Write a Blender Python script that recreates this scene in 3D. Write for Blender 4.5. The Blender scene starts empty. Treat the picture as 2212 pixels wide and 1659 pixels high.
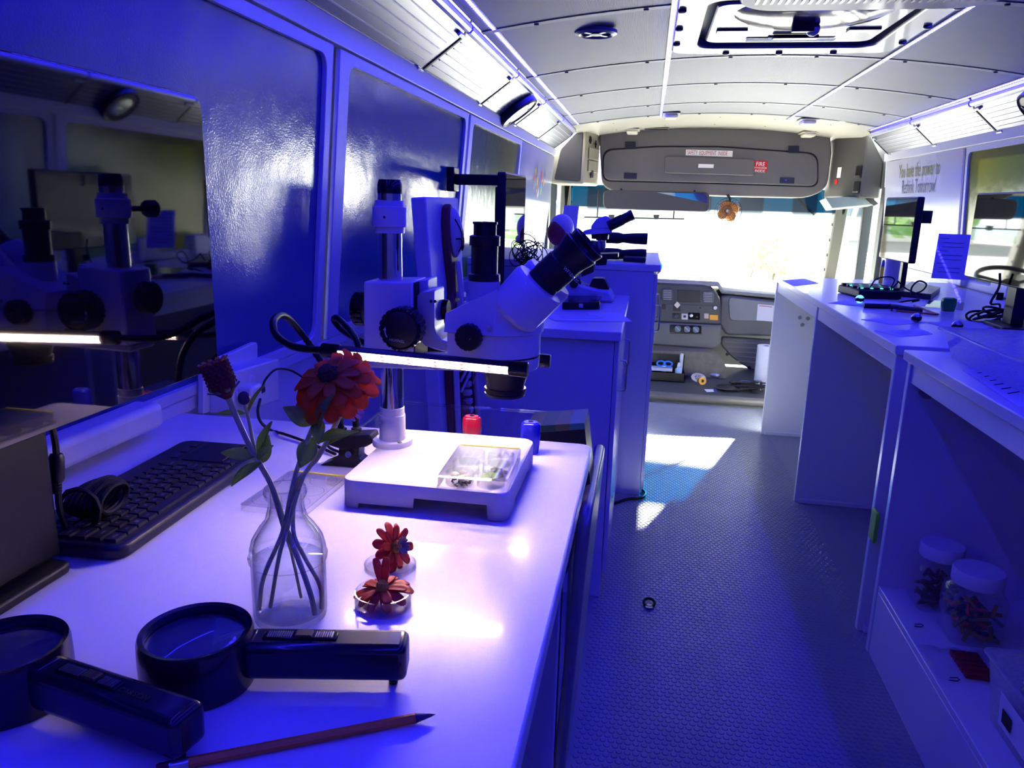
import bpy, bmesh, math, random
from mathutils import Vector as V, Matrix
random.seed(7)
PI = math.pi
sc = bpy.context.scene
COL = sc.collection

# ------------------------------------------------------------------ camera
FPX = 1650.0
CAMP = V((0, 0, 1.31))
def _n(v): return V(v).normalized()
cY = _n((1403-1106, -(442-829.5), -FPX))
cZ = -_n((930-1106, -(7650-829.5), -FPX)); cZ = (cZ - cY*cZ.dot(cY)).normalized()
cX = cY.cross(cZ)
ROT = Matrix((cX, cY, cZ))            # camera axes -> world axes
cam_d = bpy.data.cameras.new('camera'); cam = bpy.data.objects.new('camera', cam_d); COL.objects.link(cam)
cam_d.sensor_width = 36.0; cam_d.lens = 36.0*FPX/2212.0; cam_d.clip_start = 0.02; cam_d.clip_end = 300
cam.matrix_world = Matrix.Translation(CAMP) @ ROT.to_4x4()
sc.camera = cam

# ------------------------------------------------------------------ world, sun, exposure
w = bpy.data.worlds.new('sky'); sc.world = w; w.use_nodes = True
bg = w.node_tree.nodes['Background']; bg.inputs[0].default_value = (0.86, 0.94, 1.0, 1); bg.inputs[1].default_value = 6.0
sun_d = bpy.data.lights.new('sun', 'SUN'); sun_d.energy = 115; sun_d.angle = 0.009; sun_d.color = (1, .95, .86)
sun = bpy.data.objects.new('sun', sun_d); COL.objects.link(sun)
SUNDIR = V((.33, .944, math.tan(math.radians(20)))).normalized()   # towards the sun: ahead and to the right, low
sun.rotation_euler = (-SUNDIR).to_track_quat('-Z', 'Y').to_euler()
sun.location = (3, 8, 6)
vs = sc.view_settings; vs.view_transform = 'Standard'; vs.look = 'None'; vs.gamma = 1; vs.use_curve_mapping = False
vs.exposure = 0.7
cy = sc.cycles
cy.max_bounces = 8; cy.diffuse_bounces = 4; cy.glossy_bounces = 4; cy.transmission_bounces = 6; cy.transparent_max_bounces = 20
cy.caustics_reflective = False; cy.caustics_refractive = False; cy.sample_clamp_indirect = 6.0

# ------------------------------------------------------------------ measuring: a line of sight meets a known plane of the place
def _ray(px, py): return ROT @ V(((px-1106)/FPX, -(py-829.5)/FPX, -1.0))
def AZ(px, py, z): d = _ray(px, py); return CAMP + d*((z-CAMP.z)/d.z)
def AX(px, py, x): d = _ray(px, py); return CAMP + d*((x-CAMP.x)/d.x)
def AY(px, py, y): d = _ray(px, py); return CAMP + d*((y-CAMP.y)/d.y)
def xl(z): return -.80 + .08*max(0, z-.95)       # left wall leans in
def xr(z): return 1.70 - .08*max(0, z-.95)       # right wall leans in

# ------------------------------------------------------------------ materials
def lin(c):
    return tuple(((x/255)/12.92 if x/255 <= .04045 else ((x/255+.055)/1.055)**2.4) for x in c)
MATS = {}
def M(name, col=None, rough=.5, metal=0.0, var=.08, scale=40., bump=0.0, bscale=None, trans=0.0, ior=1.45, emit=None, estr=0, coat=0.0, spec=.5, alpha=1, sss=0, wave=None, transl=0):
    if name in MATS: return MATS[name]
    m = bpy.data.materials.new(name); m.use_nodes = True; MATS[name] = m
    nt = m.node_tree; b = nt.nodes['Principled BSDF']; L = nt.links.new
    c = lin(col)+(1,)
    b.inputs['Roughness'].default_value = rough; b.inputs['Metallic'].default_value = metal
    b.inputs['IOR'].default_value = ior; b.inputs['Transmission Weight'].default_value = trans
    b.inputs['Coat Weight'].default_value = coat; b.inputs['Coat Roughness'].default_value = .08
    b.inputs['Specular IOR Level'].default_value = spec; b.inputs['Alpha'].default_value = alpha
    if sss: b.inputs['Subsurface Weight'].default_value = sss; b.inputs['Subsurface Radius'].default_value = (.01, .006, .004); b.inputs['Subsurface Scale'].default_value = .3
    if emit:
        b.inputs['Emission Color'].default_value = tuple(emit)+(1,); b.inputs['Emission Strength'].default_value = estr
    tc = nt.nodes.new('ShaderNodeTexCoord'); no = nt.nodes.new('ShaderNodeTexNoise')
    no.inputs['Scale'].default_value = scale; no.inputs['Detail'].default_value = 3
    L(tc.outputs['Object'], no.inputs['Vector'])
    mx = nt.nodes.new('ShaderNodeMix'); mx.data_type = 'RGBA'
    mx.inputs[6].default_value = tuple(x*(1-var) for x in c[:3])+(1,); mx.inputs[7].default_value = tuple(min(1, x*(1+var)) for x in c[:3])+(1,)
    L(no.outputs['Fac'], mx.inputs[0]); L(mx.outputs[2], b.inputs['Base Color'])
    if transl:
        tl = nt.nodes.new('ShaderNodeBsdfTranslucent'); ms_ = nt.nodes.new('ShaderNodeMixShader'); ms_.inputs[0].default_value = transl; L(mx.outputs[2], tl.inputs[0])
        L(b.outputs[0], ms_.inputs[1]); L(tl.outputs[0], ms_.inputs[2]); L(ms_.outputs[0], nt.nodes['Material Output'].inputs[0])
    if bump or wave:
        bp = nt.nodes.new('ShaderNodeBump'); bp.inputs['Strength'].default_value = bump or .4; bp.inputs['Distance'].default_value = .004
        if wave:
            wv = nt.nodes.new('ShaderNodeTexWave'); wv.bands_direction = wave[0]; wv.inputs['Scale'].default_value = wave[1]
            L(tc.outputs['Object'], wv.inputs['Vector']); L(wv.outputs['Fac'], bp.inputs['Height'])
        else:
            n2 = nt.nodes.new('ShaderNodeTexNoise'); n2.inputs['Scale'].default_value = bscale or scale*4; n2.inputs['Detail'].default_value = 4
            L(tc.outputs['Object'], n2.inputs['Vector']); L(n2.outputs['Fac'], bp.inputs['Height'])
        L(bp.outputs[0], b.inputs['Normal'])
    return m

def glass_mat(name, tint=(1, 1, 1), rough=0.0, refl=1.0, grad=None, ior=1.45, haze=0.0, edge=None):
    """thin pane: what is not mirrored passes straight through"""
    if name in MATS: return MATS[name]
    m = bpy.data.materials.new(name); m.use_nodes = True; MATS[name] = m
    nt = m.node_tree; nt.nodes.clear(); L = nt.links.new
    out = nt.nodes.new('ShaderNodeOutputMaterial'); mix = nt.nodes.new('ShaderNodeMixShader')
    tr = nt.nodes.new('ShaderNodeBsdfTransparent'); gl = nt.nodes.new('ShaderNodeBsdfGlossy'); lw = nt.nodes.new('ShaderNodeLayerWeight'); pw = nt.nodes.new('ShaderNodeMath'); fr = nt.nodes.new('ShaderNodeMath')
    F0 = ((ior-1)/(ior+1))**2; lw.inputs[0].default_value = .5; pw.operation = 'POWER'; pw.inputs[1].default_value = 4.2; fr.operation = 'MULTIPLY_ADD'; fr.inputs[1].default_value = .9-F0; fr.inputs[2].default_value = F0
    L(lw.outputs['Facing'], pw.inputs[0]); L(pw.outputs[0], fr.inputs[0]); gl.inputs['Roughness'].default_value = rough; tr.inputs['Color'].default_value = tuple(tint)+(1,)
    gl.inputs['Color'].default_value = (refl, refl, refl, 1)
    if grad:                                     # tinted upper band, by height
        ge = nt.nodes.new('ShaderNodeNewGeometry'); sp = nt.nodes.new('ShaderNodeSeparateXYZ'); mr = nt.nodes.new('ShaderNodeMapRange'); cr = nt.nodes.new('ShaderNodeMix'); cr.data_type = 'RGBA'
        L(ge.outputs['Position'], sp.inputs[0]); L(sp.outputs['Z'], mr.inputs[0])
        mr.inputs[1].default_value = grad[0]; mr.inputs[2].default_value = grad[1]
        cr.inputs[6].default_value = tuple(tint)+(1,); cr.inputs[7].default_value = tuple(grad[2])+(1,)
        L(mr.outputs[0], cr.inputs[0]); L(cr.outputs[2], tr.inputs['Color'])
    if edge:                                     # longer way through the wall at a glancing look
        p2 = nt.nodes.new('ShaderNodeMath'); p2.operation = 'POWER'; p2.inputs[1].default_value = 2.2; ce = nt.nodes.new('ShaderNodeMix'); ce.data_type = 'RGBA'
        ce.inputs[6].default_value = tuple(tint)+(1,); ce.inputs[7].default_value = tuple(edge)+(1,); L(lw.outputs['Facing'], p2.inputs[0]); L(p2.outputs[0], ce.inputs[0]); L(ce.outputs[2], tr.inputs['Color'])
    L(fr.outputs[0], mix.inputs[0]); L(tr.outputs[0], mix.inputs[1]); L(gl.outputs[0], mix.inputs[2])
    last = mix
    if haze:                                     # cloudy plastic
        df = nt.nodes.new('ShaderNodeBsdfDiffuse'); df.inputs[0].default_value = (.9, .9, .92, 1)
        tl = nt.nodes.new('ShaderNodeBsdfTranslucent'); tl.inputs[0].default_value = (.9, .9, .92, 1)
        a = nt.nodes.new('ShaderNodeMixShader'); a.inputs[0].default_value = .5; L(df.outputs[0], a.inputs[1]); L(tl.outputs[0], a.inputs[2])
        h = nt.nodes.new('ShaderNodeMixShader'); h.inputs[0].default_value = haze
        no = nt.nodes.new('ShaderNodeTexNoise'); no.inputs['Scale'].default_value = 30; ma = nt.nodes.new('ShaderNodeMath'); ma.operation = 'MULTIPLY_ADD'
        ma.inputs[1].default_value = haze*.6; ma.inputs[2].default_value = haze*.7; L(no.outputs['Fac'], ma.inputs[0]); L(ma.outputs[0], h.inputs[0])
        L(mix.outputs[0], h.inputs[1]); L(a.outputs[0], h.inputs[2]); last = h
    L(last.outputs[0], out.inputs[0])
    return m

white = M('white_laminate', (226, 226, 228), .28, coat=.15, var=.02)
white_wall = M('white_wall_paint', (222, 222, 224), .42, var=.03)
white_gloss = M('white_gloss_board', (216, 216, 222), .16, var=.02, coat=.4)
black_pl = M('black_plastic', (16, 16, 18), .38, var=.2, bump=.05)
black_gl = M('black_gloss_plastic', (10, 10, 12), .14, var=.1)
black_rub = M('black_rubber', (14, 14, 15), .6, var=.2)
grey_pl = M('grey_dash_plastic', (96, 96, 92), .55, var=.06, bump=.12, bscale=400)
dgrey_pl = M('dark_grey_dash_plastic', (58, 60, 62), .5, var=.08, bump=.1, bscale=400)
chrome = M('chrome', (225, 225, 228), .08, 1, var=.02)
steel = M('brushed_steel', (170, 172, 178), .3, 1, var=.06)
paper = M('white_paper', (236, 236, 236), .7, var=.02)
ink = M('black_ink', (30, 30, 34), .7)
scope_white = M('microscope_enamel', (226, 224, 224), .3, var=.02, coat=.25)
clear_pl = glass_mat('clear_plastic', (.97, .97, .98), .03, ior=1.5, edge=(.62, .62, .68))
leaf_g = M('leaf_green', (158, 184, 84), .5, var=.2, scale=60, transl=.5)
stem_g = M('stem_green', (196, 204, 130), .5, var=.2, scale=80)

# ------------------------------------------------------------------ geometry
ORG = {}
class G:
    def __init__(s): s.v = []; s.f = []
    def minz(s, z):
        for p in s.v: p.z = max(p.z, z)
        return s
    def add(s, vs, fs):
        k = len(s.v); s.v += [V(p) for p in vs]; s.f += [tuple(i+k for i in f) for f in fs]; return s
    def box(s, a, b):
        x0, x1 = sorted((a[0], b[0])); y0, y1 = sorted((a[1], b[1])); z0, z1 = sorted((a[2], b[2]))
        return s.hexa([(x0,y0,z0),(x1,y0,z0),(x1,y1,z0),(x0,y1,z0),(x0,y0,z1),(x1,y0,z1),(x1,y1,z1),(x0,y1,z1)])
    def hexa(s, p): return s.add(p, [(0,3,2,1),(4,5,6,7),(0,1,5,4),(1,2,6,5),(2,3,7,6),(3,0,4,7)])
    def obox(s, c, x, y, z):                     # box from centre and three half-axis vectors
        c, x, y, z = V(c), V(x), V(y), V(z)
        return s.hexa([c-x-y-z, c+x-y-z, c+x+y-z, c-x+y-z, c-x-y+z, c+x-y+z, c+x+y+z, c-x+y+z])
    def prism(s, pts, vec):
        pts = [V(p) for p in pts]; vec = V(vec); n = len(pts)
        return s.add(pts+[p+vec for p in pts], [tuple(range(n))[::-1], tuple(range(n, 2*n))]+[(i, (i+1) % n, n+(i+1) % n, n+i) for i in range(n)])
    def lathe(s, prof, o, ax=(0,0,1), seg=32, ref=None, sx=1.0):
        o = V(o); ax = V(ax).normalized(); u = V(ref) if ref else ax.orthogonal(); u = (u-ax*u.dot(ax)).normalized(); w2 = ax.cross(u)
        k = len(s.v); n = len(prof)
        for r, h in prof:
            for j in range(seg):
                a = 2*PI*j/seg; s.v.append(o+ax*h+(u*math.cos(a)*sx+w2*math.sin(a))*r)
        for i in range(n-1):
            for j in range(seg):
                s.f.append((k+i*seg+j, k+i*seg+(j+1) % seg, k+(i+1)*seg+(j+1) % seg, k+(i+1)*seg+j))
        if prof[0][0] > 1e-5: s.f.append(tuple(k+j for j in range(seg))[::-1])
        if prof[-1][0] > 1e-5: s.f.append(tuple(k+(n-1)*seg+j for j in range(seg)))
        return s
    def rod(s, a, b, r, r2=None, seg=16):
        a, b = V(a), V(b); h = (b-a).length
        return s.lathe([(r, 0), (r if r2 is None else r2, h)], a, b-a, seg)
    def tube(s, path, r, seg=8, closed=False):
        P = [V(p) for p in path]; n = len(P); k = len(s.v); up = None
        for i in range(n):
            t = (P[(i+1) % n if closed else min(i+1, n-1)]-P[(i-1) % n if closed else max(i-1, 0)])
            t = t.normalized() if t.length > 1e-9 else V((0,0,1))
            if up is None: up = t.orthogonal().normalized()
            up = (up-t*up.dot(t)); up = up.normalized() if up.length > 1e-6 else t.orthogonal().normalized()
            b2 = t.cross(up); rr = r[i] if isinstance(r, (list, tuple)) else r
            for j in range(seg):
                a = 2*PI*j/seg; s.v.append(P[i]+(up*math.cos(a)+b2*math.sin(a))*rr)
        for i in range(n if closed else n-1):
            i2 = (i+1) % n
            for j in range(seg): s.f.append((k+i*seg+j, k+i*seg+(j+1) % seg, k+i2*seg+(j+1) % seg, k+i2*seg+j))
        if not closed:
            s.f.append(tuple(k+j for j in range(seg))[::-1]); s.f.append(tuple(k+(n-1)*seg+j for j in range(seg)))
        return s
    def ball(s, c, r, seg=20, rings=12, sc3=(1,1,1)):
        c = V(c); k = len(s.v)
        for i in range(rings+1):
            t = PI*i/rings
            for j in range(seg):
                a = 2*PI*j/seg; s.v.append(c+V((math.sin(t)*math.cos(a)*r*sc3[0], math.sin(t)*math.sin(a)*r*sc3[1], math.cos(t)*r*sc3[2])))
        for i in range(rings):
            for j in range(seg): s.f.append((k+i*seg+j, k+(i+1)*seg+j, k+(i+1)*seg+(j+1) % seg, k+i*seg+(j+1) % seg))
        return s
    def plate(s, outer, inner, vec):             # flat ring between two outlines of equal length, thickened
        vec = V(vec); n = len(outer); o = [V(p) for p in outer]; i_ = [V(p) for p in inner]; k = len(s.v)
        s.v += o+i_+[p+vec for p in o]+[p+vec for p in i_]
        for j in range(n):
            q = (j+1) % n
            s.f += [(k+j, k+q, k+n+q, k+n+j), (k+2*n+j, k+3*n+j, k+3*n+q, k+2*n+q), (k+j, k+2*n+j, k+2*n+q, k+q), (k+n+j, k+n+q, k+3*n+q, k+3*n+j)]
        return s
    def sheet(s, rows):                          # grid of points
        k = len(s.v); n = len(rows[0])
        for r in rows: s.v += [V(p) for p in r]
        for i in range(len(rows)-1):
            for j in range(n-1): s.f.append((k+i*n+j, k+i*n+j+1, k+(i+1)*n+j+1, k+(i+1)*n+j))
        return s
    def obj(s, name, mat, parent=None, bev=0, seg=2, smooth=35, solid=0, sub=0):
        me = bpy.data.meshes.new(name)
        if parent is not None: org = ORG[parent.name]
        else:
            xs = [p.x for p in s.v]; ys = [p.y for p in s.v]; org = V(((min(xs)+max(xs))/2, (min(ys)+max(ys))/2, min(p.z for p in s.v)))
        me.from_pydata([p-org for p in s.v], [], s.f); me.validate(); 
        bm = bmesh.new(); bm.from_mesh(me); bmesh.ops.remove_doubles(bm, verts=bm.verts, dist=1e-6); bmesh.ops.recalc_face_normals(bm, faces=bm.faces); bm.to_mesh(me); bm.free()
        me.materials.append(mat)
        o = bpy.data.objects.new(name, me); COL.objects.link(o)
        if smooth:
            me.shade_smooth(); me.set_sharp_from_angle(angle=math.radians(smooth))
        if parent is not None: o.parent = parent
        else: o.location = org
        ORG[o.name] = org
        if solid: md = o.modifiers.new('thickness', 'SOLIDIFY'); md.thickness = solid; md.offset = 0
        if sub: md = o.modifiers.new('subdivision', 'SUBSURF'); md.levels = sub; md.render_levels = sub
        if bev: md = o.modifiers.new('bevel', 'BEVEL'); md.width = bev; md.segments = seg; md.limit_method = 'ANGLE'; md.angle_limit = math.radians(40)
        return o

def tag(o, label=None, cat=None, group=None, kind=None):
    if label: o['label'] = label
    if cat: o['category'] = cat
    if group: o['group'] = group
    if kind: o['kind'] = kind
    return o
def thing(name, loc, label, cat, group=None, kind=None):
    o = bpy.data.objects.new(name, None); COL.objects.link(o); o.location = loc; o.empty_display_size = .05
    ORG[o.name] = V(loc); return tag(o, label, cat, group, kind)
def struct(o, label, cat=None): return tag(o, label, cat, kind='structure')
def rr(w_, h_, r, n=5):                          # rounded rectangle about 0,0
    p = []
    for cx_, cy_, a0 in ((w_/2-r, h_/2-r, 0), (-w_/2+r, h_/2-r, PI/2), (-w_/2+r, -h_/2+r, PI), (w_/2-r, -h_/2+r, 1.5*PI)):
        for i in range(n+1): a = a0+PI/2*i/n; p.append((cx_+r*math.cos(a), cy_+r*math.sin(a)))
    return p
def rc(w_, h_, n=5):                             # plain rectangle with the same count
    return [(sx*w_/2, sy*h_/2) for sx, sy in ((1, 1), (-1, 1), (-1, -1), (1, -1)) for _ in range(n+1)]
def fr3(o, x, y):                                # 2D -> 3D
    o, x, y = V(o), V(x), V(y); return lambda pts: [o+x*a+y*b for a, b in pts]
def bez(pts, n=24):                              # Catmull-Rom through points
    P = [V(p) for p in pts]; P = [P[0]*2-P[1]]+P+[P[-1]*2-P[-2]]; out = []
    m = len(P)-3; per = max(2, n//m)
    for i in range(m):
        a, b, c, d = P[i:i+4]
        for k in range(per):
            t = k/per; out.append(.5*((2*b)+(c-a)*t+(2*a-5*b+4*c-d)*t*t+(3*b-a-3*c+d)*t**3))
    return out+[P[-2]]
def text(s, size, o, x, y, mat, parent, name='lettering', ext=.0004, align='LEFT', sx=1.0, sp=1.0):
    cu = bpy.data.curves.new('t', 'FONT'); cu.body = s; cu.size = size; cu.extrude = 0; cu.align_x = align; cu.space_character = sp; cu.resolution_u = 3
    ob = bpy.data.objects.new('t', cu); COL.objects.link(ob)
    dg = bpy.context.evaluated_depsgraph_get(); me = bpy.data.meshes.new_from_object(ob.evaluated_get(dg)); bpy.data.objects.remove(ob)
    x, y = V(x).normalized(), V(y).normalized(); nrm = x.cross(y); g = G()
    g.v = [V(o)+x*(p.co.x*sx)+y*p.co.y+nrm*ext for p in me.vertices]; g.f = [tuple(f.vertices) for f in me.polygons]
    bpy.data.meshes.remove(me)
    return g.obj(name, mat, parent, smooth=0)
def clone(o, parent=None, loc=None, rotz=None):
    c = o.copy(); COL.objects.link(c); c.parent = parent
    if loc is not None: c.location = loc
    if rotz is not None: c.rotation_euler = (0, 0, rotz)
    ORG[c.name] = V(c.location) if parent is None else ORG[o.name]
    for ch in [k for k in bpy.data.objects if k.parent == o]: clone(ch, c)
    return c
# ================================================================== THE SETTING
def zc(x): return 1.936 - .081*(x-.47)**2
Y0, Y1 = -1.25, 7.15
# ---- floor
floor_m = M('rubber_floor', (134, 138, 144), .30, var=.12, scale=18, bump=.1, bscale=300)
fl = G().box((-.84, Y0, -.06), (1.74, 5.16, 0)).obj('floor', floor_m)
struct(fl, 'dark grey studded rubber floor of the bus aisle', 'floor')
g = G(); R6 = .0088; pitch = .0205
prof8 = [(math.cos(2*PI*k/8+.39), math.sin(2*PI*k/8+.39)) for k in range(8)]
def studs(x0, x1, y0, y1):
    vs_, fs_ = [], []; j = 0; y = y0
    while y < y1:
        x = x0 + (pitch/2 if j % 2 else 0)
        while x < x1:
            k = len(vs_)
            vs_ += [(x+R6*a, y+R6*b, .0) for a, b in prof8] + [(x+R6*.78*a, y+R6*.78*b, .0016) for a, b in prof8]
            fs_.append(tuple(range(k+8, k+16)))
            fs_ += [(k+i, k+(i+1) % 8, k+8+(i+1) % 8, k+8+i) for i in range(8)]
            x += pitch
        y += pitch*.87; j += 1
    return vs_, fs_
sv, sf = studs(-.09, .79, 1.25, 5.14)
me = bpy.data.meshes.new('floor_studs'); me.from_pydata([V(p)-ORG['floor'] for p in sv], [], sf); me.materials.append(floor_m)
so = bpy.data.objects.new('floor_studs', me); COL.objects.link(so); so.parent = fl; so['kind'] = 'stuff'
# ---- raised cab floor with its rounded lip
pm = M('cab_floor_mat', (62, 66, 68), .5, var=.2, scale=9, bump=.15, bscale=200)
cabf = G().box((-.84, 5.16, -.06), (1.74, 7.7, .062)).obj('floor_cab', pm)
struct(cabf, 'worn grey floor mat of the driver cab, one low step up', 'floor')
G().tube([(-.83, 5.165, .040), (1.73, 5.165, .040)], .030, 14).obj('step_lip', M('step_lip_rubber', (92, 90, 84), .45, var=.15), cabf)

# ---- ceiling
ceil_m = M('ribbed_ceiling_metal', (116, 119, 126), .55, .3, var=.08, scale=6, wave=('X', 70), bump=.18)
head_m = M('headliner_white', (196, 191, 176), .45, var=.03)
roof = G()
xs = [-.60+2.14*i/24 for i in range(25)]
roof.sheet([[(x, y, zc(x)+.012) for x in xs] for y in (Y0, Y1)]); 
ceil = roof.obj('ceiling', head_m, solid=.01); struct(ceil, 'curved bus ceiling lined with ribbed metal panels', 'ceiling')
seams = [Y0, -.47, .31, 1.09, 1.87, 2.66, 3.60, 4.36, 5.14, 5.72]
for a, b in zip(seams[:-1], seams[1:]):
    p = G().sheet([[(x, y, zc(x)) for x in xs] for y in (a+.004, b-.004)]).obj('ceiling_panel', ceil_m, ceil)
    G().sheet([[(x, y, zc(x)-.003) for x in xs] for y in (b-.02, b+.016)]).obj('seam_strip', M('seam_strip_metal', (134, 137, 144), .5, .3), ceil)
scr_m = M('dark_screw', (24, 24, 26), .5)
for yb in seams[4:]:
    for k in range(6):
        x = -.40+.35*k; G().lathe([(.009, 0), (.007, -.004), (0, -.005)], (x, yb, zc(x)-.003), seg=8).obj('screw', scr_m, ceil)
G().sheet([[(x, y, zc(x)-.002) for x in xs] for y in (5.75, 7.14)]).obj('headliner', head_m, ceil)
for yb in (5.95, 6.45):
    for k in range(5): G().lathe([(.007, 0), (0, -.004)], (-.3+.38*k, yb, zc(-.3+.38*k)-.002), seg=6).obj('screw', scr_m, ceil)

# ---- slatted light cove panels along both sides
rack_m = M('slat_panel_silver', (118, 120, 130), .34, .5, var=.05, scale=10)
rib_m = M('slat_rib_white', (176, 178, 188), .35, .4)
cove_m = M('cove_white', (214, 214, 222), .3, .2)
joints = [Y0, -.13, .74, 1.61, 2.49, 3.36, 4.23, 5.10, 5.98]
def rack(side):
    if side < 0: P = [(-.742, 1.70), (-.602, 1.803), (-.574, 1.852), (-.552, 1.861)]; lab = 'left'
    else: P = [(1.642, 1.69), (1.518, 1.800), (1.490, 1.850), (1.468, 1.859)]; lab = 'right'
    t = thing('trim_1' if side < 0 else 'trim_2', (P[0][0], 3, P[0][1]), 'row of silver slatted cove panels along the top of the %s wall' % lab, 'panel', kind='structure')
    a, b = V((P[0][0], 0, P[0][1])), V((P[1][0], 0, P[1][1])); d = b-a; nn = V((-d.z, 0, d.x)).normalized()
    if nn.z > 0: nn = -nn
    for y0, y1 in zip(joints[:-1], joints[1:]):
        g = G().prism([V((x, y0+.007, z)) for x, z in P]+[V((x-.01*side*-1 if 0 else x, y0+.007, z+.012)) for x, z in P[::-1]], (0, y1-y0-.014, 0))
        pn = g.obj('panel', rack_m, t, smooth=25)
        for k in range(6):
            c = a+d*(.06+.165*k); y_a = y0+.03; y_b = y1-(.03 if k in (0, 5) else .06)
            G().obox(c+nn*.0015+V((0, (y_a+y_b)/2, 0)), d.normalized()*.0018, (0, (y_b-y_a)/2, 0), nn*.0012).obj('rib', rib_m, pn)
        c2 = V((P[1][0], 0, P[1][1])); d2 = V((P[2][0], 0, P[2][1]))-c2
        G().tube([c2+d2*.5+V((0, y0+.01, -.0)), c2+d2*.5+V((0, y1-.01, 0))], .016, 10).obj('cove_edge', cove_m, pn)
        G().prism([V((x, y1-.007, z-.004)) for x, z in P]+[V((x, y1-.007, z+.008)) for x, z in P[::-1]], (0, .014, 0)).obj('joint_seal', black_rub, pn)
        for c in (a+d*.05, b):
            G().obox(c+nn*.006+V((0, y1-.045, 0)), d.normalized()*.007, (0, .03, 0), nn*.006).obj('clip', cove_m, pn, bev=.002)
    return t
rack(-1); rack(1)

# ---- blue light strips
led_m = bpy.data.materials.new('blue_led'); led_m.use_nodes = True
nt = led_m.node_tree; nt.nodes.clear(); em = nt.nodes.new('ShaderNodeEmission'); out = nt.nodes.new('ShaderNodeOutputMaterial'); nt.links.new(em.outputs[0], out.inputs[0])
em.inputs[0].default_value = (.024, .018, 1.0, 1); LED = 94.0; em.inputs[1].default_value = LED
chan_m = M('led_channel', (120, 124, 140), .35, .6)
def led(x, z, nx, nz, yend, lab):
    t = thing('led_strip', (x, 2.4, z-.02), lab, 'light strip', 'blue light strips on the ceiling')
    nrm = V((nx, 0, nz)).normalized(); tx = V((nrm.z, 0, -nrm.x))
    c = V((x, 0, z)); ya = -.9
    G().obox(c+V((0, (ya+yend)/2, 0))-nrm*.004, tx*.011, (0, (yend-ya)/2, 0), nrm*.004).obj('channel', chan_m, t)
    g = G(); y = ya+.01
    while y < yend-.02:
        q = [c+nrm*.0015+tx*sx*.0055+V((0, y+sy, 0)) for sx, sy in ((-1, 0), (1, 0), (1, .015), (-1, .015))]
        g.add(q, [(0, 1, 2, 3)]); y += .0235
    o = g.obj('diodes', led_m, t, smooth=0); o['kind'] = 'stuff'
led(-.537, 1.853, .12, -1, 5.72, 'blue glowing light strip above the left wall panels')
led(.038, 1.915, .02, -1, 5.76, 'blue glowing light strip on the ceiling left of the roof hatch')
led(.915, 1.913, -.02, -1, 5.88, 'blue glowing light strip on the ceiling right of the roof hatch')
led(1.475, 1.851, -.12, -1, 5.92, 'blue glowing light strip above the right wall panels')

# ---- side walls with film covered windows
def vinyl():
    m = bpy.data.materials.new('printed_window_film'); m.use_nodes = True; nt = m.node_tree; b = nt.nodes['Principled BSDF']; L = nt.links.new
    ge = nt.nodes.new('ShaderNodeNewGeometry'); sp = nt.nodes.new('ShaderNodeSeparateXYZ'); mr = nt.nodes.new('ShaderNodeMapRange'); cr = nt.nodes.new('ShaderNodeValToRGB')
    L(ge.outputs['Position'], sp.inputs[0]); L(sp.outputs['Y'], mr.inputs[0]); mr.inputs[1].default_value = 0; mr.inputs[2].default_value = 4.6
    e = cr.color_ramp.elements; e[0].position = 0; e[0].color = lin((74, 76, 150))+(1,); e[1].position = .97; e[1].color = lin((138, 142, 62))+(1,)
    for p, c in ((.38, (62, 70, 150)), (.62, (50, 84, 150)), (.72, (84, 110, 120)), (.86, (110, 122, 78))):
        q = e.new(p); q.color = lin(c)+(1,)
    L(mr.outputs[0], cr.inputs[0]); L(cr.outputs[0], b.inputs['Base Color'])
    b.inputs['Roughness'].default_value = .11; b.inputs['Specular IOR Level'].default_value = .9
    tl = nt.nodes.new('ShaderNodeBsdfTranslucent'); mxs = nt.nodes.new('ShaderNodeMixShader'); mxs.inputs[0].default_value = .26; L(cr.outputs[0], tl.inputs[0]); L(b.outputs[0], mxs.inputs[1]); L(tl.outputs[0], mxs.inputs[2]); L(mxs.outputs[0], nt.nodes['Material Output'].inputs[0])
    tc = nt.nodes.new('ShaderNodeTexCoord'); no = nt.nodes.new('ShaderNodeTexNoise'); no.inputs['Scale'].default_value = 260; no.inputs['Detail'].default_value = 2
    n2 = nt.nodes.new('ShaderNodeTexNoise'); n2.inputs['Scale'].default_value = 7
    ad = nt.nodes.new('ShaderNodeMath'); ad.operation = 'MULTIPLY_ADD'; ad.inputs[1].default_value = 9
    bp = nt.nodes.new('ShaderNodeBump'); bp.inputs['Strength'].default_value = .28; bp.inputs['Distance'].default_value = .0012
    L(tc.outputs['Object'], no.inputs['Vector']); L(tc.outputs['Object'], n2.inputs['Vector']); L(n2.outputs['Fac'], ad.inputs[0]); L(no.outputs['Fac'], ad.inputs[2]); L(ad.outputs[0], bp.inputs['Height']); L(bp.outputs[0], b.inputs['Normal'])
    return m
vin = vinyl()
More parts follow.
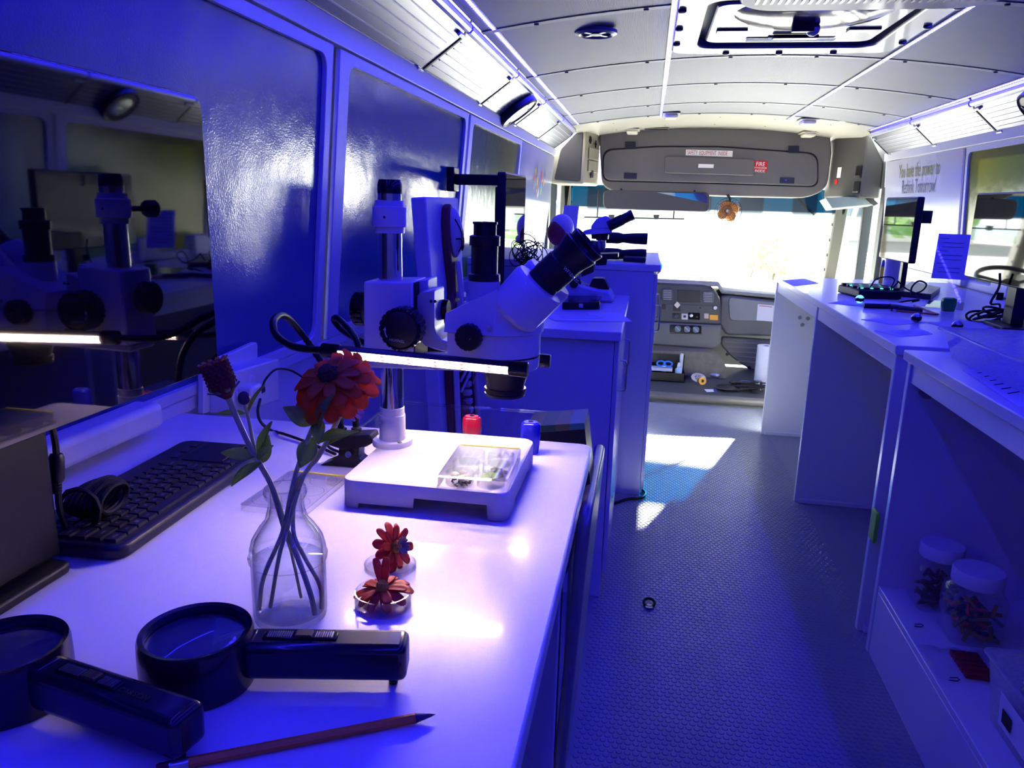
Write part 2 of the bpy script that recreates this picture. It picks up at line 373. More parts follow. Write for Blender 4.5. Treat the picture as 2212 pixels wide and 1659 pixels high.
def side_wall(sgn, frames, nm, lab):
    X = xl if sgn < 0 else xr
    g = G(); o = .05*sgn
    g.hexa([(X(0)+o, Y0, -.06), (X(0)+.005*sgn, Y0, -.06), (X(0)+.005*sgn, 6.1, -.06), (X(0)+o, 6.1, -.06), (X(0)+o, Y0, .95), (X(0)+.005*sgn, Y0, .95), (X(0)+.005*sgn, 6.1, .95), (X(0)+o, 6.1, .95)])
    def LH(ya, yb, za, zb_): g.hexa([(X(za)+o, ya, za), (X(za)+.012*sgn, ya, za), (X(za)+.012*sgn, yb, za), (X(za)+o, yb, za), (X(zb_)+o, ya, zb_), (X(zb_)+.012*sgn, ya, zb_), (X(zb_)+.012*sgn, yb, zb_), (X(zb_)+o, yb, zb_)])
    LH(Y0, 6.1, .95, .974); LH(Y0, 6.1, 1.62, 1.97); yp = Y0
    for (a, b, ha, hb, zb) in frames:
        if ha is not None: LH(yp, ha+.004, .974, 1.62); yp = hb-.004
    LH(yp, 6.1, .974, 1.62)
    wl = g.obj(nm, white_wall); struct(wl, lab, 'wall')
    up = V((X(1.7)-X(.95), 0, .75)).normalized(); inn = V((0, 1, 0)).cross(up)
    if inn.x*sgn > 0: inn = -inn
    # header band
    G().hexa([p+q for p in (V((X(1.652), Y0, 1.652)), V((X(1.652), 6.1, 1.652))) for q in (V((0, 0, 0)), inn*.014)][:0] or
             [V((X(1.652), Y0, 1.652))-inn*.012, V((X(1.652), Y0, 1.652))+inn*.012, V((X(1.652), 6.06, 1.652))+inn*.012, V((X(1.652), 6.06, 1.652))-inn*.012,
              V((X(1.705), Y0, 1.705))-inn*.012, V((X(1.705), Y0, 1.705))+inn*.012, V((X(1.705), 6.06, 1.705))+inn*.012, V((X(1.705), 6.06, 1.705))-inn*.012]).obj('header_band', white_wall, wl, bev=.003)
    # sill ledge
    G().box((X(.5), Y0, .925), (X(.5)-.006*sgn, 6.0, .95)).obj('sill', white_wall, wl, bev=.003)
    k = 0
    for (a, b, ha, hb, zb) in frames:
        zt, z0 = 1.648, .952
        c = V((X((zt+z0)/2), (a+b)/2, (zt+z0)/2)); H = (zt-z0)/up.z
        f = fr3(c-inn*.004, (0, 1, 0), up)
        if ha is None:
            G().prism(f(rc(b-a, H, 0)), inn*.010).obj('wall_board', white_gloss, wl, bev=.002)
            continue
        k += 1
        zc_ = (1.622+zb)/2; ch = (zc_-(zt+z0)/2)/up.z; hh = (1.622-zb)/up.z; cy_ = (ha+hb)/2-(a+b)/2
        inner = [(p+cy_, q+ch) for p, q in rr(hb-ha, hh, .035, 6)]; outer = rc(b-a, H, 6)
        wn = thing(('window_%d' % (k if sgn < 0 else k+3)), (c.x, c.y, z0), 'window covered with glossy printed film in the %s wall, number %d from the cab' % ('left' if sgn < 0 else 'right', len([q for q in frames if q[2] is not None])-k+1), 'window', kind='structure')
        G().plate(f(outer), f(inner), inn*.012).obj('frame', white_wall, wn, bev=.0015, seg=1)
        G().prism(f([(p*1.004+0, q*1.004) for p, q in inner]), -inn*.004).obj('film', vin, wn, smooth=0)
    return wl, up, inn
WL, upL, inL = side_wall(-1, [(Y0, 1.785, -1.1, 1.752, .972), (1.825, 3.155, 1.888, 3.118, .972), (3.192, 4.505, 3.252, 4.463, .972), (4.54, 6.05, None, None, 0)], 'wall_left', 'white side wall of the bus behind the microscope table')
WR, upR, inR = side_wall(1, [(Y0, 1.87, -1.1, 1.84, .972), (1.90, 3.27, 1.96, 3.24, .972), (3.30, 4.585, 3.36, 4.555, .972), (4.625, 6.02, None, None, 0)], 'wall_right', 'white side wall of the bus behind the long counters')
# rear wall, ends of the shell
struct(G().box((-.86, Y0-.05, -.06), (1.76, Y0, 2.0)).obj('wall_back', white_wall), 'plain white rear wall of the bus', 'wall')

# ---- cab shell
cab_m = M('cab_wall_grey', (120, 124, 120), .5, var=.06)
cab_gl = glass_mat('cab_window_glass', (.93, .97, .97), 0.0)
def cab_side(sgn, nm, lab):
    X = -.80 if sgn < 0 else 1.70
    g = G().box((X, 6.1, -.1), (X+.05*sgn, 7.62, .18 if sgn > 0 else .80)).box((X, 6.1, 1.47), (X+.05*sgn, 7.2, 1.98))
    wl = g.obj(nm, cab_m); struct(wl, lab, 'wall')
    G().box((X-.03*sgn, 6.06, -.1), (X+.05*sgn, 6.17, 1.98)).obj('pillar', M('cab_pillar_grey', (70, 70, 64), .5), wl, bev=.008)
    G().box((X-.02*sgn, 6.62, .15), (X+.05*sgn, 6.67, 1.48)).obj('window_post', M('window_post_dark', (44, 46, 48), .5), wl, bev=.004)
    return wl
cab_side(-1, 'wall_cab_left', 'grey driver side cab wall below the window')
cab_side(1, 'wall_cab_right', 'grey door side cab wall')
struct(G().box((-.825, 6.15, .78), (-.819, 7.25, 1.49)).obj('window_7', cab_gl), 'clear driver side window pane beside the windshield', 'window')
struct(G().box((1.719, 6.15, .16), (1.725, 7.25, 1.49)).obj('window_8', cab_gl), 'clear door window pane beyond the right monitor', 'window')
# pillars of the windshield
pil_m = M('windshield_pillar_backlit', (58, 58, 52), .5, var=.1)  # base colour darkened so the pillars read as backlit
for sgn, X, lab in ((-1, -.74, 'left'), (1, 1.62, 'right')):
    g = G().prism([(X-.05, 7.02, 1.52), (X+.05, 7.02, 1.52), (X+.05, 7.16, 1.52), (X-.05, 7.16, 1.52)], (sgn*.06, .48, -.95))
    p = g.obj('trim_3' if sgn < 0 else 'trim_4', pil_m, bev=.012); struct(p, 'slanted grey pillar at the %s edge of the windshield' % lab, 'pillar')
    for k in range(6):
        q = V((X-sgn*.051+sgn*.06*(k+.5)/7, 7.06+.48*(k+.5)/7, 1.52-.95*(k+.5)/7)); G().box(q-V((.004, .012, .012)), q+V((.004, .012, .012))).obj('clip_hole', black_rub, p)
ws = glass_mat('windshield_glass', (.94, .98, .97), 0.0, refl=.3, grad=(1.262, 1.282, (.0, .030, .072)))
def wpt(x, t): return V((x, 7.04+.50*t+.10*(1-((x-.45)/1.2)**2), 1.47-.95*t))
wsx = [-.76+2.42*i/12 for i in range(13)]
o = G().sheet([[wpt(x, t/6) for x in wsx] for t in range(7)]).obj('window_9', ws); struct(o, 'wide curved windshield with a blue tinted upper band', 'window')
struct(G().box((-.86, 7.56, -.3), (1.76, 7.62, .55)).obj('wall_front', cab_m), 'front wall of the cab below the windshield', 'wall')

# ---- outside
conc = M('sunlit_concrete', (116, 114, 108), .8, var=.1, scale=2)
gr = G().box((-60, -60, -1.05), (60, 90, -1.0)).obj('ground', conc); struct(gr, 'bright sunlit concrete lot outside the bus', 'ground')
bark = M('tree_bark', (92, 78, 62), .8, var=.2); fol = M('tree_foliage', (150, 182, 116), .6, var=.3, scale=3)
def tree(x, y, h, r, lab, n=420):
    t = thing('tree', (x, y, -1.0), lab, 'tree', 'trees beyond the windshield')
    G().tube([(x, y, -1.0), (x+.1, y, h*.4-1), (x, y+.1, h*.75-1)], [.05*r, .04*r, .02*r], 8).obj('trunk', bark, t)
    g = G(); rnd = random.Random(int(x*10+y))
    for k in range(n):
        a, b_, c_ = rnd.gauss(0, 1), rnd.gauss(0, 1), rnd.gauss(0, 1); q = V((a, b_, c_)).normalized()*r*rnd.uniform(.45, 1)
        c = V((x, y, h*.68-1))+V((q.x, q.y, q.z*.9)); s = rnd.uniform(.2, .38)*r*.45
        u = V((rnd.gauss(0, 1), rnd.gauss(0, 1), rnd.gauss(0, 1))).normalized(); v_ = u.orthogonal().normalized()
        g.add([c-u*s, c+v_*s*.6, c+u*s, c-v_*s*.6, c+u.cross(v_)*s*.3], [(0, 1, 4), (1, 2, 4), (2, 3, 4), (3, 0, 4)])
    o = g.obj('foliage', fol, t, smooth=0); o['kind'] = 'stuff'
p_ = AY(1672, 545, 24); tree(p_.x, 24, 1.25, .75, 'pale sunlit bush seen low through the right half of the windshield', 300)
p_ = AY(1628, 530, 27); tree(p_.x, 27, 1.1, .5, 'small pale bush left of the larger one beyond the windshield', 200)
tree(-5.5, 24, 4.6, 1.8, 'leafy tree seen through the driver side window')
bw = M('far_building_wall', (206, 202, 190), .7, var=.05); bt = M('far_building_trim', (120, 120, 116), .6)
bl = thing('building', (-2, 64, -1), 'long pale low building across the lot beyond the windshield', 'building')
G().box((-22, 64, -1), (20, 70, 5.2)).obj('wall', bw, bl)
G().box((-22.4, 63.6, 5.2), (20.4, 70.4, 5.6)).obj('roof', bt, bl)
for k in range(9):
    f = G().box((-17+4*k, 63.93, .8), (-15.2+4*k, 64.02, 2.6)).obj('window', bt, bl)
    G().box((-16.9+4*k, 63.9, .9), (-15.3+4*k, 63.95, 2.5)).obj('pane', M('far_pane', (70, 84, 92), .1), f)
# ================================================================== CEILING FIXTURES AND CAB
def rpoly(pts, r, n=4):                          # round the corners of a flat 3D polygon
    P = [V(p) for p in pts]; out = []; m = len(P); rs = r if isinstance(r, (list, tuple)) else [r]*m
    for i in range(m):
        a, b, c = P[i-1], P[i], P[(i+1) % m]; q = rs[i]
        if q <= 1e-6: out.append(b); continue
        u, w_ = (a-b), (c-b); q = min(q, u.length*.48, w_.length*.48); s_, e_ = b+u.normalized()*q, b+w_.normalized()*q
        for k in range(n+1):
            t = k/n; out.append(s_*(1-t)**2+b*2*t*(1-t)+e_*t*t)
    return out
def onY(y, *pp): return [AY(px, py, y) for px, py in pp]
def onZ(z, *pp): return [AZ(px, py, z) for px, py in pp]
def onX(x, *pp): return [AX(px, py, x) for px, py in pp]
# ---- roof hatch
hz = 1.905
hat = thing('roof_hatch', (.42, 2.8, 1.86), 'white plastic emergency roof hatch between the two middle light strips', 'hatch')
hw = M('hatch_plastic', (112, 112, 124), .36, var=.03, coat=.3); hd = M('hatch_dark', (40, 38, 70), .35); 
f = fr3((.445, 2.80, hz+.012), (1, 0, 0), (0, 1, 0))
G().plate(f(rr(.80, .92, .06, 6)), f(rr(.62, .70, .07, 6)), (0, 0, -.034)).obj('frame', hw, hat, bev=.008, seg=3)
f2 = fr3((.445, 2.80, hz+.03), (1, 0, 0), (0, 1, 0))
G().prism(f2(rr(.66, .74, .07, 6)), (0, 0, -.004)).obj('recess', hd, hat)
lid = G().prism(fr3((.445, 2.79, hz-.006), (1, 0, 0), (0, 1, .02))(rr(.57, .62, .05, 6)), (0, 0, -.012)).obj('lid', hw, hat, bev=.006)
for x in (.235, .655): G().box((x-.05, 2.84, hz-.024), (x+.05, 2.89, hz-.016)).obj('window_slot', hd, lid, bev=.002)
G().lathe([(.235, 0), (.21, -.012), (.12, -.028), (0, -.034)], (.445, 2.60, hz-.018), (0, 0, 1), 40).obj('bowl', M('hatch_bowl', (36, 34, 80), .15, coat=.5), lid)
gr_ = G().prism(fr3((.50, 2.13, hz-.075), (1, 0, 0), (0, 1, -.05))(rr(.62, .24, .10, 7)), (0, 0, -.016)).obj('vent_cover', hw, hat, bev=.006)
for k in range(30): G().box((.23+.0185*k, 2.03, hz-.094), (.238+.0185*k, 2.225, hz-.090)).obj('louvre', hd, gr_)
G().box((.38, 2.93, hz-.030), (.53, 2.965, hz-.018)).obj('handle', black_pl, lid, bev=.003)
G().box((.39, 2.60, hz-.075), (.455, 2.625, hz-.045)).obj('latch', black_pl, lid, bev=.003); G().ball((.455, 2.632, hz-.062), .022, 12, 8).obj('latch_knob', steel, lid)
stk = M('pale_green_sticker', (178, 226, 220), .5)
st = G().box((.30, 3.005, hz-.0195), (.60, 3.045, hz-.0180)).obj('sticker', stk, lid); G().box((.37, 2.975, hz-.0195), (.53, 3.003, hz-.0180)).obj('sticker', stk, lid)
for x, y in [(.06, 2.55), (.06, 2.8), (.06, 3.05), (.83, 2.55), (.83, 2.8), (.83, 3.05), (.25, 3.225), (.445, 3.225), (.64, 3.225)]:
    G().lathe([(.013, 0), (.013, -.008), (.008, -.011), (0, -.011)], (x, y, hz-.021), seg=10).obj('bolt', M('hatch_bolt', (70, 68, 90), .3, .5), hat)
# ---- ceiling speaker
c = AZ(1287, 74, 1.884); c.z = zc(c.x)-.002
sp = thing('ceiling_vent', c-V((0, 0, .02)), 'round grey ceiling vent left of the roof hatch', 'vent')
G().lathe([(.075, 0), (.074, -.010), (.060, -.016), (.052, -.012), (.048, -.004), (.0, -.004)], c, seg=36).obj('rim', M('vent_grey', (92, 92, 108), .35), sp)
for k in range(4):
    a = PI/4+k*PI/2; d = V((math.cos(a), math.sin(a), 0)); G().obox(c+d*.036+V((0, 0, -.009)), d*.018, V((-d.y, d.x, 0))*.006, (0, 0, .004)).obj('spoke', M('vent_light', (170, 172, 180), .3, .3), sp)
G().lathe([(.024, -.004), (.022, -.014), (0, -.016)], c, seg=24).obj('hub', M('vent_grey2', (80, 80, 96), .35), sp)
# ---- dome lamps and slot on the headliner
dome = M('dome_lens', (232, 226, 206), .35, var=.03)
for px, py, lab in ((1450, 247, 'cream dome lamp at the end of the middle left light strip'), (1745, 255, 'cream dome lamp at the end of the middle right light strip'), (1370, 291, 'small cream dome lamp above the left end of the overhead cabinet'), (1706, 298, 'small cream dome lamp above the right end of the overhead cabinet')):
    c = AZ(px, py, 1.918); c.y = min(c.y, 6.58); c.z = zc(c.x)-.004
    t = thing('dome_lamp', c-V((0, 0, .03)), lab, 'lamp', 'dome lamps over the cab')
    b = G().box(c+V((-.06, -.11, -.008)), c+V((.06, .11, 0))).obj('base', head_m, t, bev=.004); G().box(c+V((-.045, -.085, -.034)), c+V((.045, .085, -.008))).obj('lens', dome, t, bev=.012, seg=3)
c = AZ(1417, 291, 1.89); c.y = min(c.y, 6.62); c.z = zc(c.x)-.003
t = thing('slot_vent', c, 'thin dark slot vent on the cream headliner', 'vent')
G().box(c+V((-.10, -.04, -.008)), c+V((.10, .04, 0))).obj('frame', M('slot_frame', (120, 116, 104), .5), t, bev=.003)
for k in range(3): G().box(c+V((-.092, -.03+.022*k, -.011)), c+V((.092, -.018+.022*k, -.008))).obj('slat', black_pl, t)
# ---- round speakers on the cove panels
def cove_spk(side, y, lab):
    a, b = (V((-.742, y, 1.70)), V((-.602, y, 1.803))) if side < 0 else (V((1.642, y, 1.69)), V((1.518, y, 1.80)))
    d = (b-a).normalized(); nn = V((-d.z, 0, d.x)); nn = -nn if nn.z > 0 else nn; c = (a+b)/2+nn*.004
    t = thing('cove_speaker', c, lab, 'speaker', 'round speakers on the cove panels')
    G().lathe([(.105, 0), (.105, .030), (.098, .036), (.090, .030)], c, nn, 40).obj('ring', black_pl, t)
    G().lathe([(.097, .026), (.06, .030), (0, .031)], c, nn, 40).obj('face', M('speaker_face', (196, 204, 196), .12, .7), t)
    for k in range(4):
        q = a.lerp(b, .5); e = V((0, 1, 0))*math.cos(k*PI/2+.6)+d*math.sin(k*PI/2+.6); G().lathe([(.008, 0), (.006, .005), (0, .005)], c+e*.08+nn*.028, nn, 8).obj('screw', scr_m, t)
cove_spk(-1, 3.86, 'round speaker on the left cove panels'); cove_spk(1, 3.66, 'round speaker on the right cove panels, cut by the photo edge')

# ---- overhead cabinet across the front
cabg = M('overhead_cabinet_plastic', (112, 108, 98), .5, var=.05, bump=.1, bscale=500); cabd = M('overhead_door_plastic', (104, 100, 93), .5, var=.05, bump=.1, bscale=500)
yc = 6.74
oc = thing('overhead_cabinet', (.45, 6.9, 1.40), 'long grey overhead cabinet above the windshield with a safety equipment sticker', 'cabinet')
ol = onY(yc, (1292, 300), (1790, 300), (1797, 330), (1787, 408), (1745, 428), (1600, 425), (1330, 416), (1300, 402))
for p in ol[:2]: p.z = 1.93
G().prism(rpoly(ol, [0, 0, .0, .08, .1, 0, .1, .08]), (0, .34, 0)).obj('body', cabg, oc, bev=.012, seg=3)
dr = rpoly(onY(yc-.004, (1304, 325), (1420, 318), (1550, 318), (1765, 333), (1765, 402), (1550, 395), (1304, 389)), [.09, 0, 0, .09, .07, 0, .07], 5)
G().prism([p+V((0, .003, 0)) for p in rpoly(onY(yc-.004, (1301, 322), (1420, 315), (1550, 315), (1768, 330), (1768, 405), (1550, 398), (1301, 392)), [.09, 0, 0, .09, .07, 0, .07], 5)], (0, -.003, 0)).obj('door_gap', black_rub, oc)
od = G().prism(dr, (0, -.016, 0)).obj('door', cabd, oc, bev=.005)
G().prism(rpoly(onY(yc-.02, (1437, 338), (1629, 344), (1628, 380), (1436, 374)), .02), (0, -.020, 0)).obj('raised_panel', cabd, od, bev=.006)
for px, py in ((1362, 314), (1714, 323)):
    h = G().prism(onY(yc-.012, (px-11, py-8), (px+11, py-8), (px+11, py+8), (px-11, py+8)), (0, -.02, 0)).obj('hinge', black_pl, oc, bev=.003)
G().prism(rpoly(onY(yc-.02, (1348, 373), (1376, 374), (1375, 387), (1347, 386)), .006), (0, -.006, 0)).obj('latch', M('latch_dark', (34, 36, 44), .4), od, bev=.002)
l2 = G().prism(rpoly(onY(yc-.02, (1685, 383), (1716, 384), (1715, 397), (1684, 396)), .006), (0, -.006, 0)).obj('latch', M('latch_dark2', (48, 50, 54), .35), od, bev=.002)
c = AY(1697, 389.5, yc-.026); G().lathe([(.009, 0), (.009, .004), (0, .005)], c, (0, -1, 0), 10).obj('lock', chrome, l2)
stw = M('white_sticker', (250, 246, 232), .5, var=.01); red = M('red_sticker', (206, 34, 34), .5, var=.03); redt = M('red_print', (186, 60, 52), .6)
q = onY(yc-.021, (1482, 323), (1583, 326), (1582, 339), (1481, 335.5)); st = G().prism(q, (0, -.0015, 0)).obj('safety_sticker', stw, od)
xd = (q[1]-q[0]); text('SAFETY  EQUIPMENT  INSIDE', .046, q[3]+V((.012, -.002, .008)), xd, (0, 0, 1), redt, st, sx=.545)
q = onY(yc-.021, (1628, 346.5), (1659, 348), (1657, 371), (1627, 370)); st = G().prism(q, (0, -.0015, 0)).obj('fire_sticker', red, od)
cx_ = (q[0]+q[1])/2; xd = q[1]-q[0]
text('FIRE', .046, cx_+V((0, -.0018, -.042)), xd, (0, 0, 1), stw, st, align='CENTER', sx=.85); text('EXTINGUISHER', .019, cx_+V((0, -.0018, -.062)), xd, (0, 0, 1), stw, st, align='CENTER', sx=.8); text('INSIDE', .030, cx_+V((0, -.0018, -.090)), xd, (0, 0, 1), stw, st, align='CENTER', sx=.9)
G().prism(onY(yc-.041, (1509, 354), (1542, 355), (1541, 363), (1508, 362.5)), (0, -.001, 0)).obj('white_label', stw, od)
# ---- corner boxes
bxL = thing('corner_box', (-.64, 6.5, 1.46), 'grey corner storage box left of the overhead cabinet', 'box')
t_ = [(-.80, 6.30), (-.525, 6.30), (-.46, 6.70), (-.46, 7.0), (-.80, 7.0)]
def cbox(t_, zb, zt, ztw):
    g = G(); n = len(t_); lo = [V((x, y, zb)) for x, y in t_]; hi = [V((x, y, ztw[i])) for i, (x, y) in enumerate(t_)]
    return g.add(lo+hi, [tuple(range(n))[::-1], tuple(range(n, 2*n))]+[(i, (i+1) % n, n+(i+1) % n, n+i) for i in range(n)])
beige = M('corner_box_beige', (150, 144, 126), .45, var=.04)
cbox(t_, 1.455, 1.87, [1.66, 1.88, 1.90, 1.92, 1.70]).obj('body', beige, bxL, bev=.02, seg=3)
G().prism(rpoly([(-.765, 6.298, 1.485), (-.555, 6.298, 1.475), (-.550, 6.298, 1.85), (-.60, 6.298, 1.85), (-.72, 6.298, 1.72)], .02), (0, -.008, 0)).obj('speaker_cloth', M('speaker_cloth', (52, 50, 54), .8, bump=.2, bscale=900), bxL, bev=.004)
sd = V((.095, .44, 0)).normalized(); sn = V((.44, -.095, 0)).normalized()
for u, z in ((.12, 1.80), (.27, 1.78)):
    c = V((-.525, 6.30, z))+sd*u+sn*.003; G().obox(c, sd*.012, sn*.003, (0, 0, .028)).obox(c, sd*.025, sn*.003, (0, 0, .009)).obj('star_clip', black_pl, bxL)
G().obox(V((-.525, 6.30, 1.54))+sd*.2+sn*.003, sd*.03, sn*.005, (0, 0, .03)).obj('latch', dgrey_pl, bxL, bev=.003)
for z in (1.70, 1.60): G().obox(V((-.525, 6.30, z))+sd*.22+sn*.002, sd*.13, sn*.004, (0, 0, .045)).obj('embossed_panel', beige, bxL, bev=.006)
bxR = thing('corner_box', (1.58, 6.5, 1.38), 'dark grey corner box with black switches right of the overhead cabinet', 'box')
t_ = [(1.70, 6.30), (1.70, 7.0), (1.445, 7.0), (1.43, 6.73), (1.56, 6.30)]
dk = M('corner_box_dark', (80, 78, 74), .5, var=.05, bump=.1, bscale=500)
cbox(t_, 1.40, 1.9, [1.66, 1.66, 1.93, 1.93, 1.885]).obj('body', dk, bxR, bev=.015, seg=3)
sd = V((1.56-1.43, 6.30-6.73, 0)).normalized(); sn = V((-.43, -.13, 0)).normalized(); o_ = V((1.43, 6.73, 0))
for z in (1.59, 1.475):
    s_ = G().obox(o_+sd*.40+sn*.004+V((0, 0, z)), sd*.035, sn*.008, (0, 0, .045)).obj('switch', black_pl, bxR, bev=.003)
    G().obox(o_+sd*.40+sn*.013+V((0, 0, z-.032)), sd*.03, sn*.006, (0, 0, .006)).obj('lever', steel, s_)
G().obox(o_+sd*.115+sn*.002+V((0, 0, 1.595)), sd*.028, sn*.001, (0, 0, .04)).obj('white_label', stw, bxR); G().obox(o_+sd*.085+sn*.002+V((0, 0, 1.525)), sd*.022, sn*.001, (0, 0, .018)).obj('red_label', red, bxR)
vt = thing('visor_box', (1.56, 6.35, 1.34), 'pale grey green folded box under the dark corner box', 'visor')
q = onY(6.36, (1783, 427), (1868, 424), (1893, 441), (1798, 450)); G().prism(q, (.0, .22, -.02)).obj('shell', M('visor_grey_green', (132, 146, 138), .5), vt, bev=.006)
G().prism(onY(6.35, (1866, 425), (1880, 423), (1898, 440), (1888, 445)), (0, .05, 0)).obj('end_cap', black_pl, vt, bev=.003)
# ---- rear view mirror
mr_ = thing('rearview_mirror', AY(1417, 455, 6.62), 'wide rear view mirror hanging under the overhead cabinet', 'mirror')
q = rpoly(onY(6.62, (1303, 410), (1533, 415), (1533, 458), (1303, 451)), .05, 6); G().prism(q, (0, .035, 0)).obj('housing', M('mirror_housing', (74, 72, 68), .45), mr_, bev=.006)
q = rpoly(onY(6.617, (1309, 413), (1527, 418), (1527, 454), (1309, 447)), .042, 6); mg = G().prism(q, (0, -.002, 0)); mg.v = [p+V((0, .016-.16*(p.x-.05)*.25-.22*(p.z-1.36), 0)) for p in mg.v]; mg.obj('mirror_glass', M('mirror_silver', (225, 232, 228), .03, 1, var=.01), mr_)
for px in (1340, 1500): G().rod(AY(px, 430, 6.655), V((AY(px, 430, 6.655).x, 6.735, 1.43)), .01).obj('bracket', black_pl, mr_)
# ---- little fan
fc = AY(1573, 456, 6.6); fd = V((-.25, -1, .05)).normalized(); fu = V((0, 0, 1)); fx = fu.cross(fd).normalized(); fu = fd.cross(fx)
fn = thing('dash_fan', fc-V((0, 0, .11)), 'small wire cage fan with amber blades hanging at the windshield', 'fan')
wire = M('fan_wire', (60, 62, 66), .3, .7); amber = M('amber_blade', (196, 124, 40), .25, var=.1)
ca = G()
for k in range(22):
    a = 2*PI*k/22; e = fx*math.cos(a)+fu*math.sin(a); ca.tube([fc+fd*.05+e*.012, fc+fd*.055+e*.06, fc+fd*.03+e*.098, fc+e*.106], .0016, 5)
for r, h in ((.106, 0), (.08, .045), (.04, .056)): ca.tube([fc+fd*h+(fx*math.cos(2*PI*k/28)+fu*math.sin(2*PI*k/28))*r for k in range(28)], .0022, 5, True)
ca.obj('cage', wire, fn)
for k in range(4):
    a = 2*PI*k/4+.5; e = fx*math.cos(a)+fu*math.sin(a); s_ = fd.cross(e)
    rows = [[fc+e*(.015+.075*u)+s_*(v-.5)*(.03+.06*math.sin(PI*min(1, u*.9+.1)))+fd*(v-.5)*.03 for v in (0, .33, .66, 1)] for u in (0, .25, .5, .75, 1)]
    G().sheet(rows).obj('blade', amber, fn, solid=.003)
G().lathe([(.016, -.01), (.016, .012), (.0, .016)], fc, fd, 14).obj('hub', M('fan_hub', (226, 210, 180), .3), fn)
G().lathe([(.0, -.08), (.032, -.075), (.036, -.02), (.02, -.01)], fc, fd, 18).obj('motor', black_pl, fn)
G().tube([fc-fd*.05, fc-fd*.04+V((0, 0, .10)), V((fc.x, 6.74, 1.40)), V((fc.x, 6.80, 1.42))], .012, 8).obj('bracket', black_pl, fn)
# ---- clear visor and wiper
vz = thing('clear_visor', AY(1430, 480, 6.9), 'greenish clear sun visor behind the mirror with two clips', 'visor')
G().prism(onY(6.9, (1270, 468), (1478, 472), (1475, 492), (1265, 497)), (0, .004, 0)).obj('sheet', glass_mat('visor_sheet', (.80, .88, .84), .05), vz)
G().tube(onY(6.9, (1262, 469), (1478, 473)), .006, 8).obj('rod', black_pl, vz)
for px in (1290, 1455): G().rod(AY(px, 471, 6.9), V((AY(px, 471, 6.9).x, 6.93, 1.42)), .006).obj('arm', black_pl, vz)
for px in (1320, 1417): G().prism(onY(6.88, (px-6, 464), (px+8, 464), (px+5, 474), (px-4, 474)), (0, .04, 0)).obj('clip', dgrey_pl, vz, bev=.003)
wp = G().tube([wpt(1.17, -.02)+V((0, .04, 0)), wpt(1.36, .16)+V((0, .05, 0)), wpt(1.43, .22)+V((0, .05, 0))], .010, 6).obj('wiper_blade', black_rub); tag(wp, 'dark wiper lying across the blue tinted band of the windshield', 'wiper')
# ---- dashboard
db = thing('dashboard', (.6, 6.3, .062), 'grey dashboard with two round vents, knobs and a glove compartment', 'dashboard')
yd = 5.95
G().prism(rpoly(onY(yd, (1380, 608), (1425, 612), (1530, 617), (1556, 640), (1558, 702), (1380, 694)), [0, 0, .05, .07, 0, 0]), (0, .5, .0)).obj('center_panel', dgrey_pl, db, bev=.012, seg=3)
G().prism(rpoly(onY(yd-.03, (1380, 694), (1560, 703), (1557, 745), (1545, 756), (1380, 744)), [0, .02, .03, .03, 0]), (0, .5, 0)).obj('lower_panel', grey_pl, db, bev=.02, seg=3)
def plane_box(y, a, b, d, nm, mt, par, r=.006, bev=.002):
    return G().prism(rpoly(onY(y, (a[0], a[1]), (b[0], a[1]+(b[0]-a[0])*.04), (b[0], b[1]+(b[0]-a[0])*.04), (a[0], b[1])), r), (0, -d, 0)).obj(nm, mt, par, bev=bev)
scr = plane_box(yd, (1463, 626), (1512, 652), .004, 'screen_panel', M('dash_screen', (34, 36, 36), .35), db)
for px, py in ((1443, 637), (1531, 642)):
    v = plane_box(yd, (px-14, py-14), (px+12, py+12), .012, 'air_vent', M('vent_ring', (74, 74, 76), .4), db, r=.03)
    for k in range(6):
        q = onY(yd-.014, (px-10, py-9+3.6*k), (px+8, py-8.6+3.6*k)); G().tube(q, .0036, 6).obj('slat', M('vent_slat', (150, 150, 148), .4), v)
pnl = plane_box(yd, (1424, 656), (1552, 692), .003, 'switch_panel', M('switch_panel', (66, 66, 66), .5), db, r=.01)
plane_box(yd-.004, (1430, 657), (1438, 668), .006, 'switch', black_pl, pnl); plane_box(yd-.004, (1454, 657), (1470, 672), .002, 'dark_label', black_pl, pnl)
q = onY(yd-.007, (1463, 651), (1470, 659), (1463, 666), (1456, 659)); G().prism(q, (0, -.003, 0)).obj('hazard_label', M('cream_label', (236, 222, 186), .5), pnl)
def knob(px, py, r, y, mt, par, h=.02, nm='knob'): G().lathe([(r, 0), (r*.86, h), (0, h+.002)], AY(px, py, y), (0, -1, 0), 16).obj(nm, mt, par)
plane_box(yd-.004, (1452, 676), (1469, 688), .003, 'knob_plate', black_pl, pnl); knob(1461, 682, .016, yd-.007, dgrey_pl, pnl); knob(1513, 665, .006, yd-.004, black_pl, pnl, .006)
plane_box(yd-.004, (1472, 677), (1486, 690), .004, 'square_socket', M('cream_frame', (226, 222, 206), .5), pnl); plane_box(yd-.008, (1476, 681), (1482, 686), .003, 'socket_core', black_pl, pnl)
kp = plane_box(yd-.004, (1487, 675), (1512, 690), .003, 'knob_plate', black_gl, pnl); knob(1493, 681, .014, yd-.007, steel, pnl); knob(1505, 684, .008, yd-.007, black_pl, pnl)
plane_box(yd-.004, (1521, 677), (1531, 688), .002, 'sticker', M('tan_sticker', (196, 180, 160), .5), pnl); plane_box(yd-.004, (1533, 680), (1551, 691), .002, 'amber_sticker', M('amber_sticker', (236, 160, 30), .5), pnl)
knob(1545, 665, .02, yd-.004, black_pl, pnl, .012); knob(1545, 665, .015, yd-.016, stw, pnl, .008, 'knob_cap')
